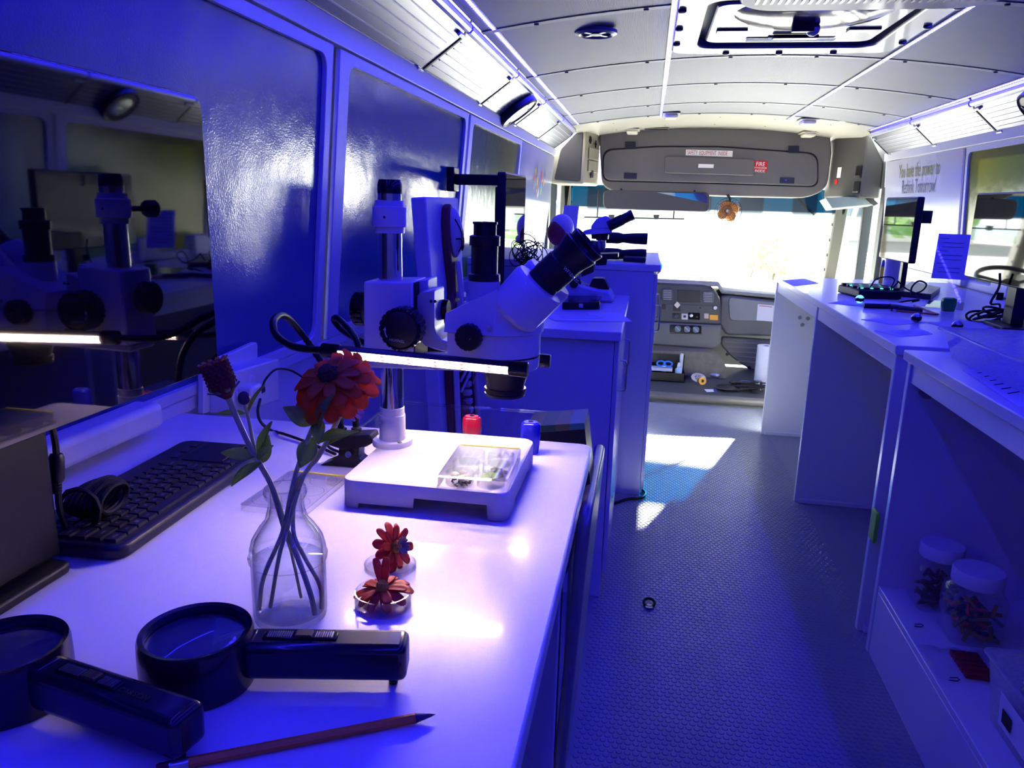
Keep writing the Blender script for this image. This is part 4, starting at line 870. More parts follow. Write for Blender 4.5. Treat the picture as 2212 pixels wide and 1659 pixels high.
def bar(a, b, side, nm, tilt=(.80, .60)):
    a, b = V(a), V(b); d = (b-a).normalized(); up = V((0, 0, 1)); up = (up-d*up.dot(d)).normalized(); s_ = d.cross(up)*side   # s_: towards the lit front
    n1 = (s_*tilt[0]-up*tilt[1]).normalized(); n2 = d.cross(n1)
    pts = [a+(n1*math.cos(t)+n2*math.sin(t))*.0085 for t in [1.05+(2*PI-2.1)*k/14 for k in range(15)]]
    hsg = G().prism(pts, b-a).obj(nm, M('lamp_bar_black', (26, 24, 26), .3), lamp)
    L_ = (b-a).length; c0, c1 = a+d*.020, b-d*.018
    G().add([c0+n1*.0045-n2*.0066, c1+n1*.0045-n2*.0066, c1+n1*.0045+n2*.0066, c0+n1*.0045+n2*.0066], [(0, 1, 2, 3)]).obj('light_strip', lm, hsg, smooth=0)
    rd = G()
    for k in range(6):
        for o2 in (-.0035, .0035):
            c = c0.lerp(c1, (k+.7)/6.4)+n1*.0050+n2*o2; rd.obox(c, d*.0022, n2*.0015, n1*.0003)
    rd.obj('red_diodes', lr, hsg, smooth=0)
    arc = [n1*math.cos(t)*.0088+n2*math.sin(t)*.0088 for t in [-1.15+2.3*k/10 for k in range(11)]]
    G().sheet([[c0+p for p in arc], [c1+p for p in arc]]).obj('diffuser', clear_pl, hsg)
    for p, q in ((a-d*.004, a+d*.020), (b-d*.018, b+d*.006)): G().rod(p, q, .0098, seg=20).obj('end_cap', black_gl, hsg, bev=.0015)
    return a, b
b1a, b1b = AY(702, 757, .905), AY(1130, 798, .905)
bar(b1a, b1b, 1, 'light_bar'); b2a, b2b = AY(822, 748, 1.088), AY(1180, 780, 1.088); bar(b2a, b2b, 1, 'light_bar', (.25, .97))
def neck(pts, nm):
    p = bez(pts, 150); g = G(); g.tube(p, [.0047+(.0005 if i % 2 else -.0003) for i in range(len(p))], 10); return g.obj(nm, goose, lamp, smooth=60)
neck([AY(738, 948, 1.0), AY(733, 890, 1.01), AY(716, 820, 1.03), AY(672, 749, 1.05), AY(637, 703, 1.04), AY(611, 681, 1.0), AY(591, 693, .96), AY(596, 722, .935), AY(622, 744, .92), AY(655, 753, .91), b1a], 'gooseneck')
neck([AY(770, 948, 1.01), AY(768, 880, 1.02), AY(779, 800, 1.04), AY(774, 748, 1.06), AY(757, 715, 1.08), AY(730, 688, 1.10), AY(722, 692, 1.12), AY(738, 712, 1.125), AY(770, 732, 1.115), AY(800, 745, 1.10), b2a], 'gooseneck')
def clampY(y, pp, th, nm, mt, b=.002): return G().prism(rpoly([AY(px, py, y-th) for px, py in pp], .003), (0, 2*th, 0)).minz(TZ+.0006).obj(nm, mt, lamp, bev=b)
clampY(1.0, ((700, 944), (800, 940), (804, 958), (790, 966), (740, 972), (702, 960)), .016, 'upper_jaw', black_pl)
clampY(1.0, ((733, 962), (776, 962), (774, 990), (790, 1000), (770, 1008), (695, 1012), (692, 1004), (730, 990)), .012, 'lower_jaw', black_gl)
G().rod(AY(752, 982, .984), AY(752, 982, .980), .0045).obj('pivot', chrome, lamp)
for px in (738, 770): G().rod(AY(px, 950, 1.005), AY(px, 925, 1.005), .0075).obj('neck_sleeve', black_pl, lamp)

# ---- glass vase with water
vc = V((-.303, .596, TZ)); vase = thing('glass_vase', vc, 'clear glass bottle vase half full of water holding cut flowers', 'vase')
def gl(name, ior, tint): return glass_mat(name, tint, .0, ior=ior, edge=(.42, .46, .52) if ior > 1.4 else (.8, .84, .9))
vg = gl('vase_glass', 1.5, (.97, .98, .99)); vw = gl('vase_water', 1.25, (.96, .98, 1.0))
po = [(.030, .0005), (.0325, .003), (.0332, .010), (.0332, .058), (.0350, .060), (.0352, .063), (.0338, .065), (.0335, .071), (.031, .080), (.024, .091), (.0185, .098), (.0162, .108), (.0160, .116), (.0186, .120), (.0192, .124), (.0180, .1275), (.0150, .128)]
pi_ = [(.0150, .128), (.0138, .124), (.0135, .112), (.0150, .100), (.021, .0905), (.0285, .079), (.0310, .070), (.0312, .050), (.0308, .008), (.027, .0055), (0, .005)]
G().lathe([(0, .0005)]+po+pi_, vc, seg=56).obj('bottle', vg, vase)
G().lathe([(0, .006), (.027, .0062), (.0305, .009), (.0308, .060), (.0300, .0605), (0, .0600)], vc, seg=48).obj('water', vw, vase)

# ---- flowers
pet_m = M('petal_orange', (246, 138, 34), .5, var=.15, scale=90, transl=.5); pet2 = M('petal_red', (226, 84, 36), .5, var=.2, scale=90, transl=.25)
disk_m = M('flower_disk', (96, 66, 30), .8, var=.5, scale=220, bump=.6, bscale=600); disk_y = M('flower_disk_yellow', (206, 150, 40), .7, var=.5, scale=300, bump=.6, bscale=700)
dry_m = M('dried_petal', (120, 44, 34), .8, var=.5, scale=260, bump=.7, bscale=500); gold_m = M('dried_gold', (196, 120, 40), .8, var=.4, scale=200); sepal_d = M('dry_sepal_grey', (134, 118, 106), .7, var=.2, scale=200); lav_m = M('lavender_petal', (196, 176, 208), .6, var=.1); sepal_m = M('sepal_grey_green', (96, 104, 80), .7, var=.3, scale=150)
def frame_n(n):
    n = V(n).normalized(); u = n.orthogonal().normalized(); return n, u, n.cross(u)
def petal(c, rad, n, r0, L_, W_, lift, droop, mt, par, nm='petal', notch=.1):
    rad, n = V(rad).normalized(), V(n).normalized(); t = n.cross(rad); rows = []
    for i in range(7):
        u = i/6; wv = W_*(.28+.72*math.sin(PI*min(1, .12+u*.62)))*(1 if u < .85 else .86); x = r0+L_*u; h = lift*u-droop*u*u
        rows.append([c+rad*(x-(notch*L_*(abs(v)**2)*.8 if i == 6 else 0))+t*(wv*.5*v)+n*(h-.12*W_*(1-v*v)*(1-u*.3)) for v in (-1, -.5, 0, .5, 1)])
    return G().sheet(rows).obj(nm, mt, par, solid=.0006, smooth=60)
def zinnia(c, n, R_, layers, mt, par, dmat, seed=1, ddome=.35, rdisk=.26, wf=.54):
    rnd = random.Random(seed); n, u, w_ = frame_n(n)
    for li, (cnt, rr_, lift, droop, hh) in enumerate(layers):
        for k in range(cnt):
            a = 2*PI*(k+.5*li)/cnt+rnd.uniform(-.06, .06); rad = u*math.cos(a)+w_*math.sin(a)
            petal(c+n*hh*R_, rad, n, R_*.16, R_*rr_*rnd.uniform(.92, 1.05), R_*rr_*wf*rnd.uniform(.85, 1.1), lift*R_+rnd.uniform(-.03, .03)*R_, droop*R_, mt, par)
    G().lathe([(R_*rdisk, 0), (R_*rdisk*.95, R_*ddome*.5), (R_*rdisk*.6, R_*ddome*.9), (0, R_*ddome)], c-n*.02*R_, n, 20).obj('flower_center', dmat, par)
    g = G(); 
    for k in range(26):
        a, q = rnd.uniform(0, 2*PI), rnd.uniform(.3, 1)**.5; p = c+(u*math.cos(a)+w_*math.sin(a))*R_*rdisk*q*.95+n*R_*ddome*(1-.6*q*q); g.ball(p, R_*.045, 6, 4)
    g.obj('florets', dmat, par)
def leaf(a, b, nrm, W_, par, mt=leaf_g, bend=.2, nm='leaf'):
    a, b = V(a), V(b); d = b-a; L_ = d.length; d.normalize(); nrm = V(nrm); nrm = (nrm-d*nrm.dot(d)).normalized(); t = d.cross(nrm); rows = []
    for i in range(9):
        u = i/8; w_ = W_*math.sin(PI*(u**.8)*.97+.03)*.5+.0003; rows.append([a+d*L_*u+t*w_*v+nrm*(bend*L_*math.sin(PI*u)*.5+abs(v)*w_*.35) for v in (-1, -.5, 0, .5, 1)])
    return G().sheet(rows).obj(nm, mt, par, solid=.0007, smooth=60)
FY = .60
def inv(x, y, z): return vc+V((x, y, z))
# big orange zinnia
hc = AY(712, 815, .625); zn = thing('zinnia_flower', inv(-.018, .010, .012), 'large orange zinnia in the vase, facing the camera', 'flower')
fn_ = (V((.02, .1, 1.40))-hc).normalized(); fn_ = V((-.10, -.46, .86)).normalized()
zinnia(hc, fn_, .0365, [(14, .94, -.04, .44, -.06), (12, .84, .04, .26, .0), (9, .66, .10, .14, .06)], pet_m, zn, disk_m, 3)
G().tube(bez([hc-fn_*.006, hc-fn_*.012+V((.002, .006, -.012)), AY(688, 900, .615), AY(655, 975, .605), AY(632, 1050, .598), inv(-.004, 0, .085), inv(-.022, -.006, .040), inv(-.026, -.010, .009)], 40), .0021, 8).obj('stem', stem_g, zn)
G().lathe([(.003, -.016), (.008, -.008), (.011, .0), (.0, .001)], hc-fn_*.002, fn_, 16).obj('calyx', sepal_m, zn)
for p, q, w_, nn in (((683, 912), (612, 880), .017, (.1, -1, .35)), ((684, 930), (720, 850), .010, (-.4, -1, 0)), ((676, 945), (648, 1010), .017, (.3, -1, .1)), ((690, 955), (762, 935), .011, (0, -.7, .8)), ((690, 905), (688, 960), .012, (.2, -1, 0))):
    leaf(AY(p[0], p[1], .612), AY(q[0], q[1], .600), nn, w_, zn)
# second zinnia turned away to the right
h2 = AY(770, 815, .665); z2_ = thing('zinnia_flower', inv(.010, .012, .012), 'smaller orange zinnia half hidden behind the large one', 'flower')
zinnia(h2, V((.86, -.35, .30)), .026, [(12, .95, -.12, .25, -.05), (10, .8, .1, .15, .02)], pet_m, z2_, disk_m, 5)
G().tube(bez([h2-V((.012, -.005, .006)), AY(742, 880, .65), AY(708, 950, .63), AY(668, 1010, .61), AY(640, 1052, .602), inv(.004, .004, .085), inv(.012, .006, .060), inv(.026, .008, .030), inv(.0285, .004, .009)], 40), .0020, 8).obj('stem', stem_g, z2_)
leaf(AY(700, 965, .625), AY(775, 932, .62), (0, -.6, .8), .010, z2_)
# lavender flower seen from the side
h3 = AY(748, 882, .635); z3_ = thing('lavender_flower', inv(.006, -.006, .012), 'pale lavender flower with few petals under the orange zinnias', 'flower')
n3 = V((.72, -.30, .5)).normalized(); _, u3, w3 = frame_n(n3)
for k in range(11): petal(h3, u3*math.cos(k*.57)+w3*math.sin(k*.57), n3, .003, .013, .0042, .012, .004, lav_m, z3_)
G().lathe([(.0022, -.014), (.006, -.006), (.007, .002), (0, .003)], h3, n3, 14).obj('calyx', sepal_m, z3_)
G().tube(bez([h3-n3*.012, AY(722, 920, .625), AY(690, 985, .612), AY(655, 1030, .602), inv(.002, -.004, .088), inv(-.008, -.002, .060), inv(-.018, -.004, .009)], 34), .0019, 8).obj('stem', stem_g, z3_)
# dried seed head
h4 = AY(477, 822, .565); z4_ = thing('dried_flower', inv(-.012, .014, .012), 'dried dark red seed head with a few golden petals, left in the vase', 'flower')
n4 = V((-.30, -.10, .95)).normalized(); _, u4, w4 = frame_n(n4)
G().lathe([(.003, -.016), (.0085, -.010), (.0105, -.004), (.0108, .006), (.0112, .014), (.010, .0165), (0, .017)], h4, n4, 22).obj('seed_head', dry_m, z4_)
sc_ = G()
for i in range(7):
    for k in range(16):
        a = 2*PI*(k+.5*(i % 2))/16; c = h4+n4*(-.004+.003*i)+(u4*math.cos(a)+w4*math.sin(a))*.0112; sc_.add([c+n4*.0022, c+(u4*-math.sin(a)+w4*math.cos(a))*.0018, c+(u4*math.cos(a)+w4*math.sin(a))*.0012, c-(u4*-math.sin(a)+w4*math.cos(a))*.0018, c-n4*.0015], [(0, 1, 2), (0, 2, 3), (4, 2, 1), (4, 3, 2)])
o = sc_.obj('scales', dry_m, z4_, smooth=0); o['kind'] = 'stuff'
for k in range(12):
    a = 2*PI*k/12; petal(h4+n4*.014, u4*math.cos(a)+w4*math.sin(a), n4, .007, .006, .004, .004, .0, gold_m, z4_, 'dried_petal')
for k in range(8):
    a = 2*PI*k/8; petal(h4-n4*.010, u4*math.cos(a)+w4*math.sin(a), n4, .007, .007, .005, .004, .0, sepal_m, z4_, 'sepal')
G().tube(bez([h4-n4*.014, AY(505, 888, .572), AY(545, 975, .580), AY(585, 1045, .590), inv(-.004, .004, .090), inv(.012, -.004, .060), inv(.024, -.008, .030), inv(.0275, -.008, .010)], 40), [.0034]*3+[.0024]*60, 8).obj('stem', stem_g, z4_) if 0 else G().tube(bez([h4-n4*.014, AY(505, 888, .572), AY(545, 975, .580), AY(585, 1045, .590), inv(-.004, .004, .090), inv(.012, -.004, .060), inv(.024, -.008, .030), inv(.0275, -.008, .010)], 40), .0025, 8).obj('stem', stem_g, z4_)
for p, q, w_, nn in (((552, 985), (478, 978), .010, (.1, -.9, .5)), ((556, 990), (590, 962), .008, (0, -.9, .4)), ((565, 1000), (500, 1050), .010, (0, -.7, .7))): leaf(AY(p[0], p[1], .580), AY(q[0], q[1], .575), nn, w_, z4_)
# small bud
h5 = AY(527, 860, .585); z5_ = thing('flower_bud', inv(-.004, .016, .012), 'small round closed bud on a thin stem beside the dried seed head', 'flower')
G().ball(h5, .0052, 14, 10, (1, 1, 1.15)).obj('bud', M('bud_dark', (70, 66, 80), .7, var=.3, scale=200), z5_)
G().tube(bez([h5-V((0, 0, .004)), AY(537, 905, .587), AY(552, 975, .590), AY(578, 1030, .594), inv(-.008, .006, .090), inv(-.002, .010, .060), inv(.004, .014, .012)], 34), .0015, 8).obj('stem', stem_g, z5_)
for p, q, w_, nn in (((535, 892), (572, 830), .004, (-.6, -.8, 0)), ((530, 893), (470, 893), .005, (0, -.7, .7)), ((562, 995), (588, 910), .013, (-.6, -.8, .1)), ((566, 1000), (580, 940), .010, (.5, -.8, 0))): leaf(AY(p[0], p[1], .588), AY(q[0], q[1], .586), nn, w_, z5_, bend=.12)
# ---- petri dishes and flower heads in them
def petri(c, r, h, lab):
    t = thing('petri_dish', c, lab, 'dish', 'petri dishes')
    G().lathe([(0, .0004), (r-.001, .0004), (r, .0015), (r, h), (r-.0011, h), (r-.0011, .002), (0, .0018)], c, seg=56).obj('dish', clear_pl, t)
    return t
pA = AZ(843, 1228, TZ); pB = AZ(828, 1308, TZ)
petri(pA, .0272, .0065, 'shallow clear petri dish with an upright red flower head, farther one'); petri(pB, .0268, .016, 'clear petri dish with a flat red flower head, nearer the magnifier')
fA = thing('cut_zinnia', pA+V((0, 0, .003)), 'red flower head on its side in the farther petri dish', 'flower')
nA = V((.80, -.30, .35)).normalized(); cA = pA+V((.004, .004, .023))
_, uA, wA = frame_n(nA)
zinnia(cA, nA, .025, [(11, .95, -.05, .1, -.02), (8, .8, .25, .1, .03)], pet2, fA, disk_y, 9, wf=.44)
for k in range(14):
    a = 2*PI*k/14; petal(cA+nA*.007, uA*math.cos(a)+wA*math.sin(a), nA, .002, .007, .0028, .006, 0, sepal_d, fA, 'dry_sepal')
fB = thing('cut_zinnia', pB+V((0, 0, .004)), 'red flower head lying flat in the nearer petri dish', 'flower')
nB = V((-.06, -.18, 1)).normalized(); cB = pB+V((-.001, .002, .017)); zinnia(cB, nB, .0245, [(10, .98, .02, .28, -.02), (5, .8, .14, .20, .02)], pet2, fB, disk_y, 11, wf=.46)
_, uB, wB = frame_n(nB); petal(cB, V((-.4, .6, .3)), nB, .004, .018, .008, .016, 0, pet2, fB); petal(cB, V((.0, .7, .3)), nB, .004, .016, .009, .018, 0, pet2, fB)
G().lathe([(.003, -.012), (.006, -.004), (0, 0)], cB, nB, 12).obj('calyx', sepal_m, fB)
# ---- well plates
plate_pl = glass_mat('plate_plastic', (.985, .985, .99), .03, ior=1.38, edge=(.80, .80, .84))
def wellplate(c, rz, lid_only, lab, z):
    t = thing('well_plate', (c[0], c[1], z), lab, 'plate', 'clear well plates')
    X, Y_ = V((math.cos(rz), math.sin(rz), 0)), V((-math.sin(rz), math.cos(rz), 0)); o = V((c[0], c[1], z)); f = lambda pts, h: [o+X*a+Y_*b+V((0, 0, h)) for a, b in pts]
    W_, L_, H_ = .0855, .1275, (.008 if lid_only else .0165)
    g = G().plate(f(rr(W_, L_, .004, 3), .0004), f(rr(W_-.002, L_-.002, .003, 3), .0004), (0, 0, H_)); g.obj('skirt', plate_pl, t)
    G().prism(f(rr(W_-.001, L_-.001, .003, 3), H_-.0006), (0, 0, .0008)).obj('lid', plate_pl, t)
    if not lid_only: G().plate(f(rr(W_+.003, L_+.003, .004, 3), .0003), f(rr(W_, L_, .004, 3), .0003), (0, 0, .0025)).obj('flange', plate_pl, t)
    for i in (-1, 1):
        for j in (-1, 0, 1):
            q = o+X*(.0195*i)+Y_*(.039*j)
            if lid_only: G().tube([q+(X*math.cos(2*PI*k/32)+Y_*math.sin(2*PI*k/32))*.0178+V((0, 0, H_+.0003)) for k in range(32)], .0004, 5, True).obj('lid_ring', plate_pl, t)
            else: G().lathe([(.0178, H_-.0008), (.0178, .002), (0, .0018), (0, .0026), (.0168, .0028), (.0168, H_-.0008)], q, seg=36).obj('well', plate_pl, t)
    yb = f([(-W_/2+.004, L_/2-.004), (W_/2-.002, L_/2-.004), (W_/2-.002, L_/2+.0005), (-W_/2+.004, L_/2+.0005)], H_+.0004)
    G().prism(yb, (0, 0, .0009)).obj('yellow_strip', M('yellow_tape', (226, 214, 60), .5), t)
    return o, X, Y_
o1, X1, Y1_ = wellplate((-.190, .905), .03, False, 'clear six well plate with plant samples on the microscope base', .9690)
wellplate((-.428, .872), -.04, True, 'empty clear plate lid with a yellow strip lying on the table', TZ)
rnd = random.Random(4); shell_m = M('shell_cream', (226, 206, 178), .5, var=.15); soil_m = M('soil_bits', (112, 92, 70), .9, var=.4, scale=200); lime_m = M('lime_leaf', (150, 190, 50), .5, var=.2)
qA = o1-X1*.0195-Y1_*.039; qB = o1+X1*.0195-Y1_*.039; qC = o1+X1*.0195
for k in range(5):
    a = k*1.3; c = qA+V((.009*math.cos(a), .007*math.sin(a), .0105+.0012*(k % 2)))
    s_ = G().ball(c, .0052, 12, 8, (1, .8, .7)); s_.lathe([(.003, 0), (.0015, .004), (0, .006)], c, V((math.cos(a*2), math.sin(a*2), .3)), 8); tag(s_.obj('sea_shell', shell_m), 'tiny cream shell in the front left well of the plate', 'shell', 'shells in the well plate')
for q, nm, lab, mt, n_ in ((qA, 'moss_bits', 'dry mossy bits in the front left well of the plate', sepal_m, 36), (qC, 'plant_crumbs', 'brown plant crumbs in the middle right well of the plate', soil_m, 60)):
    g = G()
    for k in range(n_):
        a, r_ = rnd.uniform(0, 2*PI), .014*rnd.uniform(0, 1)**.5; c = q+V((r_*math.cos(a), r_*math.sin(a), .003+rnd.uniform(0, .008)*(1-r_/.016))); u = V((rnd.gauss(0, 1), rnd.gauss(0, 1), rnd.gauss(0, .6))).normalized()*rnd.uniform(.0012, .003); w_ = u.orthogonal().normalized()*.0008
        g.obox(c, u, w_, u.cross(w_).normalized()*.0007)
    tag(g.obj(nm, mt, smooth=0), lab, 'plant bits', kind='stuff')
lf = thing('leaf_cutting', qB+V((0, 0, .003)), 'fresh lime green leaf cutting in the front right well of the plate', 'leaf')
for a in (.4, 1.5, 2.6, 3.6): leaf(qB+V((0, 0, .008)), qB+V((.013*math.cos(a), .013*math.sin(a), .0125)), (0, -.3, 1), .012, lf, lime_m, bend=.3)
# ---- stand magnifiers
mag_m = M('magnifier_body', (15, 13, 32), .25, var=.05, coat=.3); lens_m = glass_mat('magnifier_lens', (.80, .82, .95), 0.0, ior=1.7)
def magnifier(c, d, L_, hz_, lab):
    c = V(c); c.z = 0; d = V(d); d.z = 0; d.normalize(); t = thing('stand_magnifier', (c.x, c.y, TZ), lab, 'magnifier', 'black stand magnifiers'); s_ = V((-d.y, d.x, 0)); up = V((0, 0, 1))
    H_ = hz_-TZ; r = .0425
    body = G().lathe([(r*1.0, .0006), (r*1.02, .004), (r*1.03, H_*.6), (r*1.02, H_-.004), (r*.99, H_), (r*.90, H_-.001), (r*.885, H_-.005), (r*.90, H_-.008), (r*.92, .003), (r*.93, .0006)], (c.x, c.y, TZ), seg=64).obj('housing', mag_m, t)
    G().lathe([(r*.885, H_-.0085), (r*.90, .0035)], (c.x, c.y, TZ), seg=48).obj('added_reflector', M('magnifier_bright_liner', (190, 192, 200), .3, .9), t)  # bright liner added inside the housing to lighten the view through the lens
    G().lathe([(0, H_-.0035), (r*.5, H_-.0042), (r*.89, H_-.0065)], (c.x, c.y, TZ), seg=48).obj('lens', lens_m, t)
    c0 = c+d*(r+L_/2-.004); zc_ = TZ+.0255; hh = .0155
    hd_ = G().obox((c0.x, c0.y, zc_), d*(L_/2), s_*.0150, up*hh).obj('handle', mag_m, t, bev=.006, seg=4)
    n0 = V((c.x, c.y, TZ))+d*(r*.97); G().obox((n0.x, n0.y, zc_+.002), d*.008, s_*.012, up*(hh*.9)).obj('neck', mag_m, t, bev=.004)
    zt = zc_+hh
    pl = G().obox((c0.x, c0.y, 0)+d*0 if 0 else V((c0.x, c0.y, zt+.0004))-d*(L_*.16), d*.0290, s_*.0048, up*.0012).obj('switch_plate', black_gl, hd_, bev=.0008)
    cP = V((c0.x, c0.y, zt+.0018))-d*(L_*.16)
    for k in range(11): G().obox(cP-d*(.025-.0018*k), d*.0005, s_*.0040, up*.0006).obj('ridge', steel, hd_)
    for k in range(8): G().obox(cP+d*(.0125+.0018*k), d*.0005, s_*.0040, up*.0006).obj('ridge', steel, hd_)
    sl = G().obox(cP+d*.003, d*.0065, s_*.0040, up*.0016).obj('slider', M('slider_brass', (110, 98, 76), .4, .5), hd_)
    for k in range(7): G().obox(cP+d*(-.002+.0016*k)+up*.0018, d*.0004, s_*.0040, up*.0004).obj('slider_rib', MATS['slider_brass'], sl)
    e0 = V((c0.x, c0.y, zc_-hh))+d*(L_/2-.012); G().rod(e0, (e0.x, e0.y, TZ+.0005), .0035).obj('foot', black_rub, t)
    return t, c0, d, s_, zt
magnifier((-.330, .490, 0), (.171, .033, 0), .128, .976, 'black stand magnifier with a ribbed silver switch, between the vase and the pencil')
cM = AZ(132, 1398, .975)-V((.0425, .006, 0)); t2, c0, d_, s_, zt_ = magnifier(cM, AZ(440, 1535, .975)-cM, .140, .976, 'black stand magnifier cut off by the bottom left corner')
text('CARSON', .0068, V((c0.x, c0.y, zt_+.0004))+d_*.008-s_*.004, d_, s_, M('engraved_black', (6, 6, 10), .6), t2, name='engraved_name')
# ---- pencil on the table
def pencil(a, b, lab, tip=(70, 56, 90), col=(226, 136, 40), nm='pencil'):
    a, b = V(a), V(b); d = (b-a).normalized(); t = thing(nm, (a+b)/2-V((0, 0, .0035)), lab, 'pencil', 'pencils')
    L_ = (b-a).length; G().lathe([(.0037, 0), (.0037, L_-.034)], a+d*.018, d, 6).obj('barrel', M('pencil_paint_%d' % sum(col), col, .35, var=.1), t, smooth=0)
    G().lathe([(.0037, 0), (.0013, .012)], b-d*.016, d, 12).obj('wood_cone', M('pencil_cone_%d' % sum(tip), tip, .5), t); G().lathe([(.0013, 0), (0, .004)], b-d*.004, d, 10).obj('lead', M('pencil_lead', (40, 38, 46), .4), t)
    G().lathe([(.0036, 0), (.0038, .001), (.0036, .003), (.0038, .006), (.0036, .008), (.0038, .011), (.0037, .012)], a+d*.007, d, 16).obj('ferrule', M('ferrule_silver', (196, 198, 214), .25, .8), t); G().lathe([(.0028, 0), (.0034, .002), (.0034, .009)], a-d*.001, d, 14).obj('eraser', M('eraser_dark_red', (110, 40, 50), .7), t)
pencil((-.300, .392, TZ+.0042), (-.133, .484, TZ+.0042), 'orange pencil in the foreground beside the nearer magnifier')
# ---- pencil sharpeners, bin and tall chair behind the table
def sharpener(c, s, h, col, lab, r=.01, clear=True):
    c = V(c); t = thing('pencil_sharpener', c, lab, 'sharpener', 'plastic pencil sharpeners')
    n_ = 'sharpener_%d' % sum(col); top = M(n_, col, .2, coat=.4)
    f = fr3(c, (1, 0, 0), (0, 1, 0)); pr = rr(s, s*.72, r, 5); g = G(); k = len(pr)
    rings = [(1*.86, 0), (.97, h*.3), (1.04, h*.6), (1.0, h*.9), (.90, h)]
    for kf, hh in rings: g.v += [p+V((0, 0, hh)) for p in f([(a*kf, b*kf) for a, b in pr])]
    for i in range(4): g.f += [(i*k+j, i*k+(j+1) % k, (i+1)*k+(j+1) % k, (i+1)*k+j) for j in range(k)]
    g.f += [tuple(range(k))[::-1], tuple(range(4*k, 5*k))]; g.obj('body', top, t, bev=.002)
    G().prism([p+V((0, 0, h)) for p in f([(a*.72, b*.72) for a, b in pr])], (0, 0, .0012)).obj('lid', M(n_+'_lid', tuple(min(255, int(x*1.25+30)) for x in col), .25), t, bev=.0005); G().lathe([(.004, 0), (.004, .0006), (0, .0002)], c+V((0, 0, h+.0012)), seg=16).obj('hole', black_rub, t)
sharpener((-.258, 1.150, TZ), .030, .043, (150, 16, 44), 'dark red pencil sharpener behind the microscope base')
sharpener((-.158, 1.118, TZ), .030, .050, (28, 28, 200), 'blue pencil sharpener at the far right corner of the microscope base')
chg = M('chair_silver', (150, 152, 160), .32, .6)
ch = thing('tall_chair', (-.30, 1.42, 0), 'tall silver grey chair tucked behind the table end', 'chair')
G().prism(rpoly([(-.55, 1.215, .66), (-.10, 1.215, .66), (-.10, 1.66, .66), (-.55, 1.66, .66)], .05, 6), (0, 0, .03)).obj('seat', chg, ch, bev=.012, seg=4)
G().prism(rpoly([(-.112, 1.215, .24), (-.112, 1.66, .24), (-.084, 1.66, .80), (-.084, 1.215, .80)], [.02, .02, .08, .05], 6), (.022, 0, 0)).obj('side_shell', chg, ch, bev=.010, seg=4)
for x in (-.53, -.12):
    for y in (1.24, 1.63): G().rod((x, y, 0), (x, y, .66), .012).obj('leg', steel, ch)
def bin_(p0, p1, h, lab, mt, rim=.008, nm='clear_bin', wall=.0015):
    cx_, cy_ = (p0[0]+p1[0])/2, (p0[1]+p1[1])/2; w_, l_ = abs(p1[0]-p0[0]), abs(p1[1]-p0[1]); z = p0[2]; t = thing(nm, (cx_, cy_, z), lab, 'bin')
    f = lambda pts, k, hh: [V((cx_+a*k, cy_+b*k, z+hh)) for a, b in pts]; o = rr(w_, l_, .02, 4); i_ = [(a*(1-2*wall/w_), b*(1-2*wall/l_)) for a, b in o]; g = G(); n_ = len(o)
    for pts, k, hh in ((o, .90, 0), (o, 1, h), (i_, 1, h), (i_, .90, wall)): g.v += f(pts, k, hh)
    for r in range(3): g.f += [(r*n_+j, r*n_+(j+1) % n_, (r+1)*n_+(j+1) % n_, (r+1)*n_+j) for j in range(n_)]
    g.f += [tuple(range(n_))[::-1], tuple(range(3*n_, 4*n_))]; g.obj('tub', mt, t)
    G().plate(f([(a*(1+2*rim/w_), b*(1+2*rim/l_)) for a, b in o], 1, h-.004), f(o, 1, h-.004), (0, 0, .005)).obj('rim', mt, t, bev=.0015)
    return t
bin_((-.53, 1.26, .693), (-.115, 1.58, .693), .175, 'clear plastic bin with a striped black box behind the table', clear_pl)
bb = thing('striped_box', (-.20, 1.42, .70), 'black box with a striped colourful lid edge standing in the bin behind the table', 'box'); q = AY(1210, 940, 1.40); dX = V((.97, 0, .14))*.055; dY = V((0, .05, 0)); dZ = V((-.14, 0, .97))
G().obox(q-dZ*.060, dX, dY, dZ*.085).obj('carton', M('carton_black', (20, 20, 30), .4), bb, bev=.002)
for k, col in enumerate(((92, 86, 42), (34, 66, 66), (74, 74, 68), (40, 86, 124))): G().obox(q+dZ*.030+dX*(-.75+.5*k), dX*.25, dY*1.01, dZ*.006).obj('stripe', M('stripe_%d' % k, col, .5), bb)
tag(G().rod((-.37, 1.31, .705), (-.30, 1.34, .90), .006).obj('marker_pen', black_pl), 'dark marker lying across the bin behind the table', 'marker')
# ---- anatomy board leaning on the wall
TL_ = AY(919, 425, 1.98); TR_ = AY(990, 425, 2.26); BU = TR_-TL_; WB = BU.length; BU.z = 0; BU.normalize(); BW = V((-BU.y, BU.x, 0))*.105+V((0, 0, TL_.z-.0015)); B0 = TL_-BW; HB = BW.length; BW.normalize(); BN = BU.cross(BW).normalized()
ab = thing('anatomy_board', B0+BU*.25, 'white board with a relief model of the human body leaning behind the table', 'anatomy model')
def BP(u, v, n=0): return B0+BU*(u*WB/.5)+BW*v+BN*n
G().prism([BP(0, 0, -.042), BP(.50, 0, -.042), BP(.50, HB, -.042), BP(0, HB, -.042)], BN*.042).obj('board', M('anatomy_board_white', (206, 206, 216), .5), ab, bev=.004)
sil = [(0, 1.30), (.035, 1.29), (.06, 1.25), (.066, 1.19), (.055, 1.13), (.042, 1.09), (.045, 1.05), (.10, 1.02), (.15, .99), (.17, .92), (.18, .80), (.19, .66), (.20, .52), (.17, .50), (.15, .62), (.135, .76), (.125, .70), (.13, .58), (.125, .40), (.10, .20), (.09, .06), (.03, .05), (.03, .2), (.02, .40), (0, .50)]
cu_ = .25
